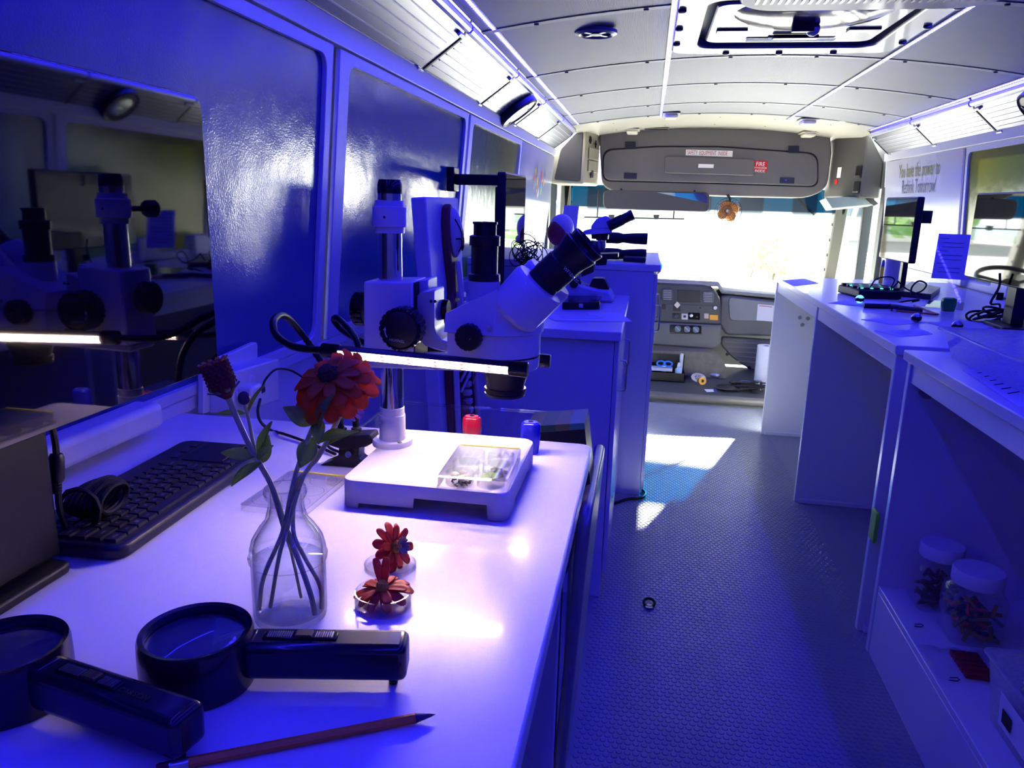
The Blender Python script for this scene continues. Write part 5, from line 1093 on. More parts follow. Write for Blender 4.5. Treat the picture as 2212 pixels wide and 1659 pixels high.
full = [(cu_+a, b) for a, b in sil]+[(cu_-a, b) for a, b in sil[::-1]]
brown = M('anatomy_brown', (110, 54, 44), .5, var=.2, scale=20); G().prism([BP(u, v, .0005) for u, v in full], BN*.022).obj('body_relief', brown, ab, bev=.006)
bone = M('anatomy_bone', (214, 206, 196), .45, var=.1); lung = M('anatomy_dark_red', (96, 22, 28), .4, var=.2)
def blob(u, v, a, b, h, nm, mt, n0=.022): g = G().ball((0, 0, 0), 1, 16, 10); g.v = [BP(u+p.x*a, v+p.y*b, n0+p.z*h) for p in g.v]; return g.obj(nm, mt, ab)
br_ = blob(cu_+.006, 1.22, .044, .070, .028, 'brain', bone)
for k in range(6):
    a = k*1.05; G().tube(bez([BP(cu_, 1.17, .046), BP(cu_+.02*math.cos(a), 1.20+.02*math.sin(a), .050), BP(cu_+.036*math.cos(a+.3), 1.22+.055*math.sin(a+.3), .036)], 10), .002, 5).obj('vessel', black_pl, br_)
for s in (-1, 1): blob(cu_+s*.06, .88, .045, .10, .03, 'lung', lung)
for k in range(22): G().obox(BP(cu_, .50+.026*k, .034), BU*.012, BW*.008, BN*.012).obj('vertebra', bone, ab, bev=.003)
for s in (-1, 1):
    for k in range(7): G().tube(bez([BP(cu_+s*.012, .98-.026*k, .042), BP(cu_+s*.06, .985-.027*k, .055), BP(cu_+s*.105, .955-.03*k, .034)], 10), .004, 6).obj('rib', bone, ab)
    G().tube([BP(cu_+s*.02, 1.0, .04), BP(cu_+s*.13, 1.0, .034), BP(cu_+s*.165, .76, .032), BP(cu_+s*.18, .56, .03)], .009, 8).obj('arm_bone', bone, ab)
    G().tube([BP(cu_+s*.07, .50, .03), BP(cu_+s*.07, .28, .03), BP(cu_+s*.06, .08, .03)], .012, 8).obj('leg_bone', bone, ab)
    G().tube(bez([BP(cu_+s*.012, 1.14, .03), BP(cu_+s*.016, 1.06, .036), BP(cu_+s*.03, 1.0, .045)], 10), .006, 6).obj('neck_muscle', bone, ab)
blob(cu_, .66, .075, .085, .026, 'belly_organs', M('anatomy_ochre', (150, 96, 60), .5, var=.3, scale=30))
# ================================================================== LEFT CABINETS
CT = .922
def scr_monitor(name, c, yaw, w_, h_, z0, lab, post=True, base_z=None, arm=None, tilt=0):
    """yaw: direction the screen faces in the floor plane"""
    n = V((math.cos(yaw), math.sin(yaw), math.tan(tilt))).normalized(); u = V((-n.y, n.x, 0)).normalized(); up = n.cross(u); c = V(c)
    t = thing(name, (c.x, c.y, base_z if base_z else z0), lab, 'monitor', 'monitors'); f = fr3(c, u, up)
    G().prism(f(rr(w_, h_, .008, 4)), -n*.030).obj('casing', black_pl, t, bev=.004); G().prism(f(rr(w_-.012, h_-.012, .006, 4)), n*.0015).obj('screen', scrn, t)
    G().prism(f(rr(w_*.45, h_*.55, .01, 3)), -n*.055).obj('back_shell', black_pl, t, bev=.01)
    return t, c, n, u, up
# left monitor on a wall arm with a post
mc = V((-.504, 2.96, 1.20)); t, c, n, u, up = scr_monitor('monitor', mc, -.015, .42, .42, 1.0, 'tall black monitor on a wall arm above the low cabinet', base_z=CT)
G().box((c.x-.075, c.y-.035, CT+.012), (c.x-.045, c.y+.015, 1.36)).obj('post', black_pl, t, bev=.004); G().prism(fr3((c.x-.06, c.y, CT+.001), (1, 0, 0), (0, 1, 0))(rr(.20, .20, .02, 4)), (0, 0, .011)).obj('base_plate', black_pl, t, bev=.003)
G().box((-.735, c.y-.030, 1.365), (c.x-.05, c.y+.010, 1.405)).obj('arm', black_pl, t, bev=.004); G().box((-.765, c.y-.05, 1.34), (-.735, c.y+.03, 1.43)).obj('wall_mount', black_pl, t, bev=.004)
# compound microscope, eyepieces turned to the right
cm = thing('compound_microscope', (-.19, 3.16, CT), 'white compound microscope with black stage on the low cabinet', 'microscope')
YM = 3.16
def qy(*pp, y=YM): return [AY(px, py, y) for px, py in pp]
def slab(pp, th, nm, mt, par, r=.006, bev=.004, y=YM):
    q = rpoly([p+V((0, -th, 0)) for p in qy(*pp, y=y)], r); return G().prism(q, (0, 2*th, 0)).obj(nm, mt, par, bev=bev)
cw = M('second_scope_white', (214, 214, 222), .35, var=.03)
zf = CT+.0015
def flo(p): p = V(p); p.z = max(p.z, zf); return p
bq = qy((1208, 650), (1326, 652), (1326, 640), (1318, 624), (1295, 622), (1258, 612), (1245, 600), (1208, 596)); bq = [flo(p) for p in bq]; bq[0].z = zf; bq[1].z = zf
G().prism([p+V((0, -.075, 0)) for p in bq], (0, .15, 0)).obj('foot', cw, cm, bev=.010, seg=3)
slab(((1212, 606), (1208, 560), (1212, 530), (1232, 508), (1258, 500), (1262, 512), (1250, 540), (1256, 575), (1252, 610)), .035, 'arm', cw, cm, r=.01, bev=.008)
knurl(AY(1240, 612, YM-.04), (0, -1, 0), .030, .03, 16, 'coarse_knob', black_pl, cm); knurl(AY(1240, 612, YM-.07), (0, -1, 0), .018, .014, 14, 'fine_knob', black_pl, cm)
slab(((1272, 622), (1278, 608), (1282, 600), (1306, 600), (1310, 608), (1317, 624)), .035, 'lamp_housing', black_pl, cm, r=.004, bev=.005)
stg = slab(((1258, 548), (1336, 546), (1336, 556), (1312, 559), (1285, 561), (1284, 586), (1258, 596)), .05, 'stage', black_pl, cm, r=.003, bev=.003)
slab(((1287, 561), (1312, 560), (1310, 572), (1288, 573)), .022, 'condenser', black_pl, cm, r=.003, bev=.003)
slab(((1258, 507), (1322, 503), (1323, 494), (1278, 494), (1262, 498)), .032, 'head_plate', cw, cm, r=.004, bev=.005)
slab(((1278, 495), (1278, 488), (1290, 472), (1308, 466), (1318, 470), (1324, 493)), .032, 'head', cw, cm, r=.006, bev=.008)
G().lathe([(.034, 0), (.036, .018), (.028, .022)], AY(1296, 516, YM), (0, 0, 1), 24).obj('nosepiece', black_pl, cm)
for px, a in ((1284, -.25), (1302, .12), (1292, .5)):
    q = AY(px, 520, YM); d = V((a*.5, -.1*a, -1)).normalized(); G().lathe([(.013, 0), (.013, .02), (.009, .034), (.006, .042)], q, d, 18).obj('objective', steel, cm)
for dy in (.028, -.028):
    e0 = AY(1322, 485, YM+dy) ; ed_ = V((.87, 0, .45)).normalized(); G().lathe([(.0215, -.015), (.0215, .045), (.0195, .048), (.0195, .075), (.021, .078), (.021, .09), (.016, .091)], e0, ed_, 24).obj('eyepiece', black_pl, cm)
# slide box, paper sheet
sb = thing('slide_box', AZ(1255, 664, CT), 'small black hinged slide box filled with glass slides on the low cabinet', 'box'); q = [AZ(px, py, CT) for px, py in ((1214, 669), (1295, 669), (1299, 655), (1222, 654))]
G().prism([p+V((0, 0, .001)) for p in q], (0, 0, .028)).obj('tray', black_gl, sb, bev=.003)
for k in range(22):
    p = q[0].lerp(q[1], .14+.035*k).lerp(q[3].lerp(q[2], .14+.035*k), .5)+V((0, 0, .029)); G().box(p+V((-.0006, -.035, 0)), p+V((.0006, .035, .016))).obj('slide', clear_pl, sb)
p = (q[0]+q[1])/2; G().box(p+V((-.008, -.004, .008)), p+V((.008, -.0005, .024))).obj('clasp', chrome, sb, bev=.001)
def sheet_paper(pp, z, lab, rows_=0, thick=.0008, mt=paper, nm='paper_sheet', n_text=0, grp='printed paper sheets'):
    q = [AZ(px, py, z) for px, py in pp]; t = thing(nm, (q[0]+q[2])/2, lab, 'paper', grp); G().prism(q, (0, 0, thick)).obj('sheet', mt, t)
    for k in range(n_text):
        a, b = .12+.7*k/max(1, n_text), .14+.06*random.random(); e = .55+.3*random.random()
        l0, l1 = q[0].lerp(q[3], a), q[1].lerp(q[2], a); l2, l3 = q[0].lerp(q[3], a+.022), q[1].lerp(q[2], a+.022)
        G().add([x+V((0, 0, thick+.0002)) for x in (l0.lerp(l1, b), l0.lerp(l1, e), l2.lerp(l3, e), l2.lerp(l3, b))], [(0, 1, 2, 3)]).obj('print_line', ink, t, smooth=0)
    return t
sheet_paper(((1164, 676), (1338, 676), (1366, 695), (1200, 693)), CT+.001, 'printed paper sheet hanging over the edge of the low cabinet', n_text=5)
# acrylic sign holders, skull model, wire ball and boxes at the back of the low cabinet
def acrylic(a, b, w_, h_, lab, lf_=.22, p0=.0):
    a = V(a); d = V(b).normalized(); t = thing('sign_holder', a, lab, 'sign holder', 'clear slanted sign holders'); up = V((0, 0, h_)); nrm = V((-d.y, d.x, 0)); back = nrm*-.10*0-V((d.y, -d.x, 0))*.0
    lean = V((-d.y, d.x, 0))*(lf_*h_)
    G().prism([a+V((0, 0, .002)), a+d*w_+V((0, 0, .002)), a+d*w_+up+lean, a+up+lean], lean.normalized()*.003).obj('front_sheet', clear_pl, t)
    pp = G().prism([a+d*.004+V((0, 0, .008))+up*p0+lean*(.04+p0), a+d*(w_-.004)+V((0, 0, .008))+up*p0+lean*(.04+p0), a+d*(w_-.004)+up*.98+lean*.98, a+d*.004+up*.98+lean*.98], lean.normalized()*.0008).obj('page', paper, t)
    G().prism([a+V((0, 0, .0005)), a+d*w_+V((0, 0, .0005)), a+d*w_+lean*2+V((0, 0, .0005)), a+lean*2+V((0, 0, .0005))], (0, 0, .003)).obj('foot', clear_pl, t)
    return t, a, d, up, lean, pp
acrylic((-.61, 3.20, CT), (.9, -.3, 0), .09, .20, 'clear slanted sign holder beside the wire ball on the low cabinet')
wb = thing('wire_ball', (-.43, 3.25, CT), 'tangled ball of black wire on the low cabinet', 'wire ball'); rnd = random.Random(3); g = G(); wc = AY(1140, 545, 3.25)
for k in range(16):
    ax_ = V((rnd.gauss(0, 1), rnd.gauss(0, 1), rnd.gauss(0, 1))).normalized(); u_ = ax_.orthogonal().normalized(); v_ = ax_.cross(u_); r_ = .055*rnd.uniform(.8, 1.1); o_ = V((rnd.gauss(0, .012), rnd.gauss(0, .012), rnd.gauss(0, .015)))
    g.tube([wc+o_+(u_*math.cos(2*PI*j/24)*r_+v_*math.sin(2*PI*j/24)*r_*.9) for j in range(24)], .0022, 5, True)
for p in g.v: p.z = max(p.z, CT+.002)
g.obj('wires', black_rub, wb); G().tube(bez([wc+V((-.03, 0, .04)), wc+V((-.01, 0, .085)), wc+V((.025, 0, .075)), wc+V((.03, 0, .03))], 16), .0015, 5).obj('loose_loop', black_rub, wb); G().lathe([(.03, .001), (.03, .006), (0, .007)], (wc.x, wc.y, CT), seg=16).obj('foot', black_pl, wb)
tag(G().box((-.50, 3.10, CT+.001), (-.36, 3.2, CT+.03)).obj('storage_box', black_pl, bev=.004), 'flat black box behind the microscope on the low cabinet', 'box')
tag(G().box((-.77, 3.20, CT+.001), (-.66, 3.34, CT+.05)).obj('white_carton', white, bev=.004), 'small white carton below the monitor on the low cabinet', 'box')
# on the tall cabinet: anatomical head model and binoculars
TC = 1.0595
hm = thing('head_model', AY(1215, 520, 3.75), 'anatomical head model, white skull cap and red muscle, on the tall cabinet', 'anatomy model'); hm.location.z = TC; ORG[hm.name] = V(hm.location); h0 = AY(1213, 495, 3.75)
G().ball(h0, .072, 24, 16, (.85, 1.0, 1.0)).obj('skull', bone, hm); G().ball(h0+V((-.012, -.030, -.016)), .062, 20, 14, (.86, .8, 1.0)).obj('muscle', M('muscle_red', (150, 50, 46), .5, var=.3, scale=40), hm)
G().lathe([(.05, .001), (.035, .02), (.03, .06), (.04, .09)], (h0.x, h0.y, TC), seg=20).obj('neck', bone, hm); G().ball(h0+V((.035, -.02, -.052)), .028, 14, 10, (1, .9, .8)).obj('jaw', bone, hm)
bn = thing('binoculars', AY(1350, 560, 3.62), 'black binoculars lying on the tall cabinet', 'binoculars'); bn.location.z = TC; ORG[bn.name] = V(bn.location)
for k, (zz_, yy_) in enumerate(((TC+.027, 3.58), (TC+.095, 3.66))):
    a, b = AY(1306, 575, yy_), AY(1394, 575, yy_); a.z = b.z = zz_; d = (b-a).normalized(); L_ = (b-a).length
    G().lathe([(.018, -.02), (.026, .0), (.026, L_*.3), (.020, L_*.42), (.024, L_*.62), (.0265, L_*.86), (.0265, L_), (.022, L_+.002)], a, d, 24).obj('barrel', black_rub, bn); G().lathe([(.014, -.045), (.018, -.02)], a, d, 20).obj('eyecup', black_pl, bn); G().lathe([(0, L_-.004), (.0215, L_-.003)], a, d, 20).obj('front_lens', glass_mat('bino_lens', (.3, .3, .5), .02, ior=1.7), bn)
G().box(AY(1330, 540, 3.60)*1, AY(1352, 558, 3.66)).obj('bridge', black_pl, bn, bev=.004)
tag(G().box(V((-.10, 3.46, TC+.001)), V((.0, 3.56, TC+.022))).obj('leather_case', M('case_dark_blue', (24, 24, 40), .5), bev=.006), 'flat dark case in front of the binoculars on the tall cabinet', 'case')
acrylic((AY(1226, 470, 4.1).x-.04, 4.1, TC), (1, -.2, 0), .09, .24, 'clear slanted sign holder behind the head model on the tall cabinet')
# printed dots swirl on the left white board
lg = thing('dots_emblem', (-.75, 5.3, 1.3), 'emblem of coloured petal dots printed on the left white board near the cab', 'emblem')
def wallpt(px, py, side):
    X = xl if side < 0 else xr; d = _ray(px, py); s_ = 1
    a = (.08 if side < 0 else -.08); x0 = -.80 if side < 0 else 1.70
    t_ = (x0+a*(CAMP.z-.95)-CAMP.x)/(d.x-a*d.z); return CAMP+d*t_
cols = dict(r=(206, 50, 50), y=(186, 192, 70), b=(50, 70, 150), k=(60, 60, 110), o=(226, 140, 60), g=(120, 180, 90), c=(70, 150, 200))
for px, py, s, cc_ in ((1155, 370, 1.4, 'y'), (1158, 366, 1, 'k'), (1153, 381, 1.3, 'r'), (1168, 379, 1.5, 'r'), (1175, 377, 1.3, 'k'), (1149, 391, 1.3, 'k'), (1155, 391, 1.7, 'k'), (1158, 387, .9, 'o'), (1163, 393, 1.5, 'b'), (1167, 391, 1, 'r'), (1151, 401, 1.2, 'b'), (1158, 399, 1.3, 'y'), (1172, 395, 1, 'o'), (1166, 403, 1.1, 'c'), (1157, 407, 1.3, 'o'), (1160, 415, 1.9, 'k'), (1166, 411, 1.5, 'g'), (1170, 403, .9, 'c')):
    c = wallpt(px, py, -1)+inL*.0075; g = G(); g.v = [c+V((0, 1, 0))*math.cos(2*PI*k/14)*.026*s*.8+upL*math.sin(2*PI*k/14)*.022*s for k in range(14)]; g.f = [tuple(range(14))]; g.obj('dot', M('dot_'+cc_, cols[cc_], .4), lg, smooth=0)
# ================================================================== RIGHT COUNTERS
RZ = TZ
# lettering on the right white board: the reader stands in the aisle, letters run towards the camera
lt = thing('wall_lettering', wallpt(1990, 400, 1), 'two lines of printed lettering on the right white board near the cab', 'lettering')
olive = M('olive_print', (120, 124, 40), .5); navy = M('navy_print', (44, 52, 90), .5)
qa, qb = wallpt(1944, 385, 1), wallpt(2041, 371, 1); text('You have the power to', .125, qa+inR*.008, (0, -1, 0), upR, olive, lt, sx=(qa.y-qb.y)/1.30*1.02)
qa, qb = wallpt(1950, 418, 1), wallpt(2031, 411, 1); text('Rethink Tomorrow!', .125, qa+inR*.008, (0, -1, 0), upR, navy, lt, sx=(qa.y-qb.y)/1.13*1.02)
# two monitors
c = AY(1945, 530, 4.02); c = V((1.187, 4.03, 1.226)); t, c, n, u, up = scr_monitor('monitor', c, PI+.024, .44, .300, 1.0, 'black monitor by the cab end of the right counter, showing a bright window', base_z=RZ)
G().obox(c-n*.055-V((0, 0, .10)), u*.02, n*.012, (0, 0, .195)).obj('post', black_pl, t, bev=.003); b = c-n*.055; G().prism(fr3((b.x, b.y+.03, RZ+.001), (1, 0, 0), (0, 1, 0))(rr(.14, .14, .02, 4)), (0, 0, .011)).obj('base_plate', black_pl, t, bev=.003)
G().obox(c-n*.09+V((0, 0, .06)), u*.03, n*.05, (0, 0, .03)).obj('mount', black_pl, t, bev=.003)
c = V((1.205, 2.915, 1.228)); t, c, n, u, up = scr_monitor('monitor', c, PI, .57, .310, 1.0, 'large black monitor at the right edge with a coiled cable beside its post', base_z=RZ)
b = V((1.268, 2.87, 0)); G().box((b.x-.03, b.y-.035, RZ+.012), (b.x+.01, b.y+.035, 1.22)).obj('post', black_pl, t, bev=.003); G().prism(fr3((b.x+.05, b.y-.02, RZ+.001), (1, 0, 0), (0, 1, 0))(rr(.26, .20, .03, 4)), (0, 0, .012)).obj('base_plate', black_pl, t, bev=.003)
# cable coil by the right monitor
cc2 = thing('power_cable', AZ(2130, 700, RZ), 'coiled black cable beside the post of the right edge monitor', 'cable'); k0 = AZ(2122, 694, RZ)
g = G()
for k in range(5):
    pts = [k0+V((.055*math.cos(2*PI*j/24)*(1-.06*k)+.01*k, .04*math.sin(2*PI*j/24), .012+.006*k+.020*math.sin(2*PI*j/24+k))) for j in range(24)]; g.tube(pts, .0042, 6, True)
g.minz(RZ+.0006).obj('coil', black_rub, cc2); q0 = AZ(2150, 645, 1.06); G().tube(bez([k0+V((.05, 0, .03)), k0+V((.06, .03, .06)), AY(2140, 655, b.y-.02), AY(2158, 620, b.y-.02), AY(2160, 590, b.y-.02)], 20), .004, 6).obj('lead', black_rub, cc2); G().rod(AY(2158, 648, b.y-.02), AY(2161, 632, b.y-.02), .011).obj('ferrite', black_pl, cc2)
# glowing controller keyboard
gk = thing('keypad', AZ(1880, 645, RZ), 'chunky black keypad with small green lit keys at the cab end of the right counter', 'keyboard'); q = [AZ(px, py, RZ) for px, py in ((1808, 632), (1855, 645), (1948, 648), (1925, 622))]
q[3] = q[0]+(q[2]-q[1])
G().prism([p+V((0, 0, .001)) for p in q], (0, 0, .038)).obj('body', black_pl, gk, bev=.008)
glow = M('green_glow', (40, 220, 170), .3, emit=(.1, 1, .6), estr=1.6)
for i in range(4):
    for j in range(8):
        p = q[0].lerp(q[1], .14+.24*i).lerp(q[3].lerp(q[2], .14+.24*i), .10+.115*j)+V((0, 0, .039)); k_ = G().box(p+V((-.014, -.014, 0)), p+V((.014, .014, .010))).obj('key', M('keycap_dark', (40, 42, 46), .4), gk, bev=.002)
        if (i+j) % 2: G().box(p+V((-.006, -.0155, .004)), p+V((.006, -.0145, .008))).obj('key_glow', glow, k_)
lp = thing('laptop', AZ(1985, 640, RZ), 'closed dark grey laptop behind the keypad on the right counter', 'laptop'); q = [AZ(px, py, RZ) for px, py in ((1935, 640), (2010, 648), (2030, 632), (1968, 618))]; G().prism([p+V((0, 0, .001)) for p in q], (0, 0, .016)).obj('base', M('laptop_grey', (60, 62, 66), .35, .4), lp, bev=.003); G().prism([p+V((0, 0, .018)) for p in q], (0, 0, .008)).obj('lid', M('laptop_lid', (70, 72, 78), .3, .5), lp, bev=.002)
def loopcable(pp, y, r, lab, nm='usb_cable'): tag(G().tube(bez([AY(px, py, y) for px, py in pp], 40), r, 6).obj(nm, black_rub), lab, 'cable', 'loose black cables on the right counter')
loopcable(((1880, 620), (1893, 603), (1918, 598), (1932, 604), (1925, 622)), 3.55, .003, 'thin black cable arching over the lit keypad')
loopcable(((1925, 625), (1938, 612), (1940, 608), (1955, 622), (1975, 632), (1992, 636)), 3.45, .003, 'thin black cable between the keypad and the monitor post')
loopcable(((1968, 636), (1970, 620), (1985, 607), (2001, 614), (1992, 628), (1970, 636)), 3.40, .0035, 'black cable standing up in a loop on the closed laptop')
loopcable(((1936, 655), (1960, 650), (1985, 648), (1970, 652)), 3.50, .004, 'short thick black cable in front of the closed laptop')
# bottles behind the first monitor
bt_ = thing('wipes_canister', AZ(1925, 612, RZ), 'white labelled canister behind the cab end monitor', 'canister'); q = AX(1925, 600, 1.27); G().lathe([(.036, .001), (.038, .004), (.038, .16), (.034, .168), (.030, .175), (0, .178)], (q.x, q.y, RZ), seg=28).obj('canister', white, bt_); G().lathe([(.0384, .03), (.0384, .14)], (q.x, q.y, RZ), seg=28).obj('label', M('label_lilac', (190, 180, 210), .5, var=.15, scale=60), bt_)
gt = thing('glue_tube', AZ(1906, 610, RZ), 'thin yellow and blue tube left of the white canister', 'tube'); q = AX(1904, 600, 1.25); G().lathe([(.012, .001), (.012, .09)], (q.x, q.y, RZ), seg=16).obj('barrel', M('tube_yellow', (210, 190, 60), .4), gt); G().lathe([(.010, .09), (.006, .125), (0, .126)], (q.x, q.y, RZ), seg=16).obj('cap', M('tube_blue', (40, 70, 170), .4), gt)
# leaflet in a holder, sharpener, robots, pens
t, a, d, up_, lean, pp_ = acrylic(AZ(1998, 664, RZ), (.93, -.36, 0), .135, .30, 'clear slanted leaflet holder with a printed page between the two right monitors', .48, .36)
for k in range(9):
    v0 = .92-.055*k; x0 = .18 if k % 3 else .10; x1_ = .75 if k % 3 else .35
    q = [a+d*(.135*x)+up_*v_+lean*v_-lean.normalized()*.001 for x, v_ in ((x0, v0), (x1_, v0), (x1_, v0-.005), (x0, v0-.005))]; G().add(q, [(0, 1, 2, 3)]).obj('print_line', ink, t, smooth=0)
sharpener(AZ(2047, 672, RZ), .050, .052, (34, 156, 56), 'green pencil sharpener in front of the leaflet holder')
def robot(px, py, lab, lit=False):
    c = AZ(px, py, RZ); t = thing('ball_robot', c, lab, 'robot', 'small ball robots'); r = .017
    G().ball(c+V((0, 0, r+.001)), r, 20, 14).obj('dome', M('robot_blue_lit', (90, 170, 250), .2, emit=(.15, .45, 1), estr=1.2) if lit else M('robot_silver', (200, 200, 214), .12, .6), t)
    G().lathe([(r*.98, r*.55), (r*1.04, r*.85), (r*1.04, r*1.1), (r*.98, r*1.3)], c, seg=24).obj('band', black_gl, t); G().rod(c+V((0, -r*.9, r*.8)), c+V((0, -r*1.12, r*.8)), .006).obj('wheel', black_rub, t)
    for a_ in (-.7, .7): G().ball(c+V((r*math.sin(a_)*.9, -r*math.cos(a_)*.9, r*1.2)), .004, 8, 6).obj('sensor', black_gl, t)
robot(1856, 655, 'small ball robot glowing blue beside the dark pen', True); robot(1978, 697, 'small silver ball robot on the paper in the middle of the right counter'); robot(2066, 715, 'small silver ball robot peeking over the clear bin')
def pen(a, b, r, mt, lab, nm='marker_pen', cat='marker'):
    a, b = V(a), V(b); d = (b-a).normalized(); L_ = (b-a).length; t = thing(nm, (a+b)/2, lab, cat); G().lathe([(r*.8, 0), (r, .004), (r, L_*.62)], a, d, 14).obj('barrel', mt, t); G().lathe([(r*1.06, L_*.62), (r*1.06, L_*.95), (r*.7, L_)], a, d, 14).obj('cap', M('pen_cap_%s' % nm, (24, 30, 60), .35), t)
zp = RZ+.010
pen(AZ(1866, 660, zp), AZ(1925, 662, zp), .010, black_pl, 'thick dark pen lying beside the blue lit robot')
pen(AZ(1990, 672, zp), AZ(1918, 661, zp), .011, M('pen_green', (40, 70, 64), .4), 'dark blue and green marker lying across the pencils')
pencil(AZ(1925, 670, RZ+.0042), AZ(2030, 680, RZ+.0042), 'orange pencil under the marker on the right counter', tip=(60, 50, 60), col=(196, 104, 52)); pencil(AZ(1975, 660, RZ+.0042), AZ(2032, 681, RZ+.0042)+V((0, .012, 0)), 'short orange pencil slanting away from the marker', tip=(60, 50, 62), col=(206, 120, 60))
sheet_paper(((1790, 655), (1925, 668), (2000, 660), (1840, 645)), RZ+.0004, 'paper sheet under the dark pen on the right counter'); sheet_paper(((1860, 690), (1935, 688), (2010, 697), (1930, 702)), RZ+.0004, 'blank sheet left of the silver robot on the right counter'); sheet_paper(((2005, 698), (2075, 690), (2160, 706), (2090, 716)), RZ+.0004, 'blank sheet right of the silver robot on the right counter'); sheet_paper(((1890, 714), (1995, 712), (2015, 722), (1945, 728)), RZ+.0004, 'printed sheet nearest the counter joint', n_text=4); sheet_paper(((2080, 800), (2180, 790), (2300, 860), (2200, 880)), RZ+.0004, 'printed sheet in front of the clear bin on the near counter', n_text=6)
sheet_paper(((1688, 606), (1738, 602), (1768, 612), (1716, 618)), RZ+.0004, 'loose sheet at the cab end of the right counter')
# sockets on the right wall
for px, py, lab in ((2098, 635, 'white socket box on the right wall behind the leaflet holder'), (2195, 690, 'white socket box on the right wall behind the right edge monitor')):
    c = wallpt(px, py, 1); c.x = 1.655; c.z = max(c.z, RZ+.07); t = thing('wall_socket', c-V((0, 0, .06)), lab, 'socket', 'socket boxes on the right wall'); G().box(c+V((-.045, -.09, -.06)), c+V((.03, .09, .06))).obj('box', white_wall, t, bev=.006)
    for k in range(6): G().rod(c+V((-.02+.013*(k % 2), -.09, .02-.02*(k//2))), c+V((-.02+.013*(k % 2), -.092, .02-.02*(k//2))), .004).obj('socket_hole', chrome, t)
tr2 = G().box((1.64, .7, RZ+.001), (1.695, 4.5, RZ+.045)).obj('cable_trunking', white_wall, bev=.010, seg=4); tag(tr2, 'white rounded cable trunking along the right wall', 'trunking')
# clear shallow bin on the near counter
hz_pl = glass_mat('cloudy_plastic', (.90, .91, .96), .12, ior=1.45, haze=.30)
q0 = AZ(2008, 762, RZ); bin_((q0.x+.01, 1.72, RZ+.001), (q0.x+.50, 2.23, RZ+.001), .075, 'wide shallow cloudy plastic bin on the near right counter', hz_pl, rim=.010, wall=.002)
# ---- shelf of the near counter
SZ = .226
jar_pl = glass_mat('jar_plastic', (.93, .94, .97), .05, ior=1.6, haze=.10)
def jar(px, py, w_, h_, lab, fill):
    c = AZ(px, py, SZ); t = thing('plastic_jar', c, lab, 'jar', 'square jars on the shelf'); f = lambda k, h: [c+V((a*k, b*k, h)) for a, b in rr(w_, w_, w_*.16, 4)]; g = G(); m = 20
    prof = [(.94, .001), (1, .006), (1, h_*.62), (.94, h_*.70), (.80, h_*.76), (.80, h_*.82)]
    pts = rr(w_, w_, w_*.16, 4)
    n_ = len(pts)
    for k, hh in prof: g.v += [c+V((a*k, b*k, hh)) for a, b in pts]
    for i in range(len(prof)-1): g.f += [(i*n_+j, i*n_+(j+1) % n_, (i+1)*n_+(j+1) % n_, (i+1)*n_+j) for j in range(n_)]
    g.f.append(tuple(range(n_))[::-1]); g.obj('jar_body', jar_pl, t); G().lathe([(w_*.47, h_*.80), (w_*.48, h_*.815), (w_*.48, h_*.97), (w_*.46, h_), (0, h_+.001)], c, seg=36).obj('lid', white, t)
    rnd = random.Random(px); gg = {}
    for k in range(60):
        cc_ = c+V((rnd.uniform(-.36, .36)*w_, rnd.uniform(-.36, .36)*w_, rnd.uniform(.03, .5)*h_)); u_ = V((rnd.gauss(0, 1), rnd.gauss(0, 1), rnd.gauss(0, .7))).normalized()*w_*.16; v_ = u_.orthogonal().normalized(); kk = k % len(fill); gg.setdefault(kk, G()).obox(cc_, u_, v_*w_*.03, u_.cross(v_).normalized()*w_*.03)
    for kk, g2 in gg.items():
        o = g2.obj('filling', M('fill_%d_%d_%d' % fill[kk], fill[kk], .6), t, smooth=0); o['kind'] = 'stuff'
jar(2016, 1305, .118, .185, 'square clear jar of brown bits with a white lid, farther back on the shelf', [(90, 66, 46), (70, 52, 40)]); jar(2090, 1372, .128, .19, 'square clear jar of coloured sticks with a white lid, nearer on the shelf', [(190, 60, 40), (120, 120, 40), (40, 60, 70), (170, 130, 40)])
pk = thing('zip_bag', AZ(2075, 1440, SZ), 'clear zip bag of dark red blocks lying on the shelf', 'bag'); c = AZ(2085, 1440, SZ)
rows = [[c+V((.11*(i/6-.5)*1.6, .15*(j/6-.5), .004+.022*math.sin(PI*i/6)*math.sin(PI*j/6)+.004*math.sin(3*i+2*j))) for j in range(7)] for i in range(7)]; G().sheet(rows).obj('film', clear_pl, pk)
for k in range(5): G().box(c+V((-.02, -.055+.022*k, .001)), c+V((.045, -.037+.022*k, .014))).obj('block', M('block_red', (150, 20, 40), .5), pk, bev=.002)
q0 = AZ(2150, 1575, SZ)
q0 = V((.815, 1.4, 0)); tub = bin_((q0.x-.02, 1.18, SZ+.001), (q0.x+.30, 1.665, SZ+.001), .15, 'cloudy plastic tub with white lidded jars on the shelf, cut by the photo edge', hz_pl, rim=.008, nm='storage_tub', wall=.002)
fr_ = V((q0.x-.010, 1.48, SZ+.07)); lb = G().add([fr_+V((-.006, -.09, -.035)), fr_+V((-.006, .09, -.035)), fr_+V((-.012, .09, .04)), fr_+V((-.012, -.09, .04))], [(0, 1, 2, 3)]).obj('label', paper, tub, smooth=0, solid=.0006)
for k, (dy, dz) in enumerate(((-.05, .012), (.05, .0))): G().add([fr_+V((-.0105-.0006*k, dy-.02, dz-.018)), fr_+V((-.0105-.0006*k, dy+.02, dz-.018)), fr_+V((-.0125-.0006*k, dy+.02, dz+.014)), fr_+V((-.0125-.0006*k, dy-.02, dz+.014))], [(0, 1, 2, 3)]).obj('print_mark', ink, lb, smooth=0)
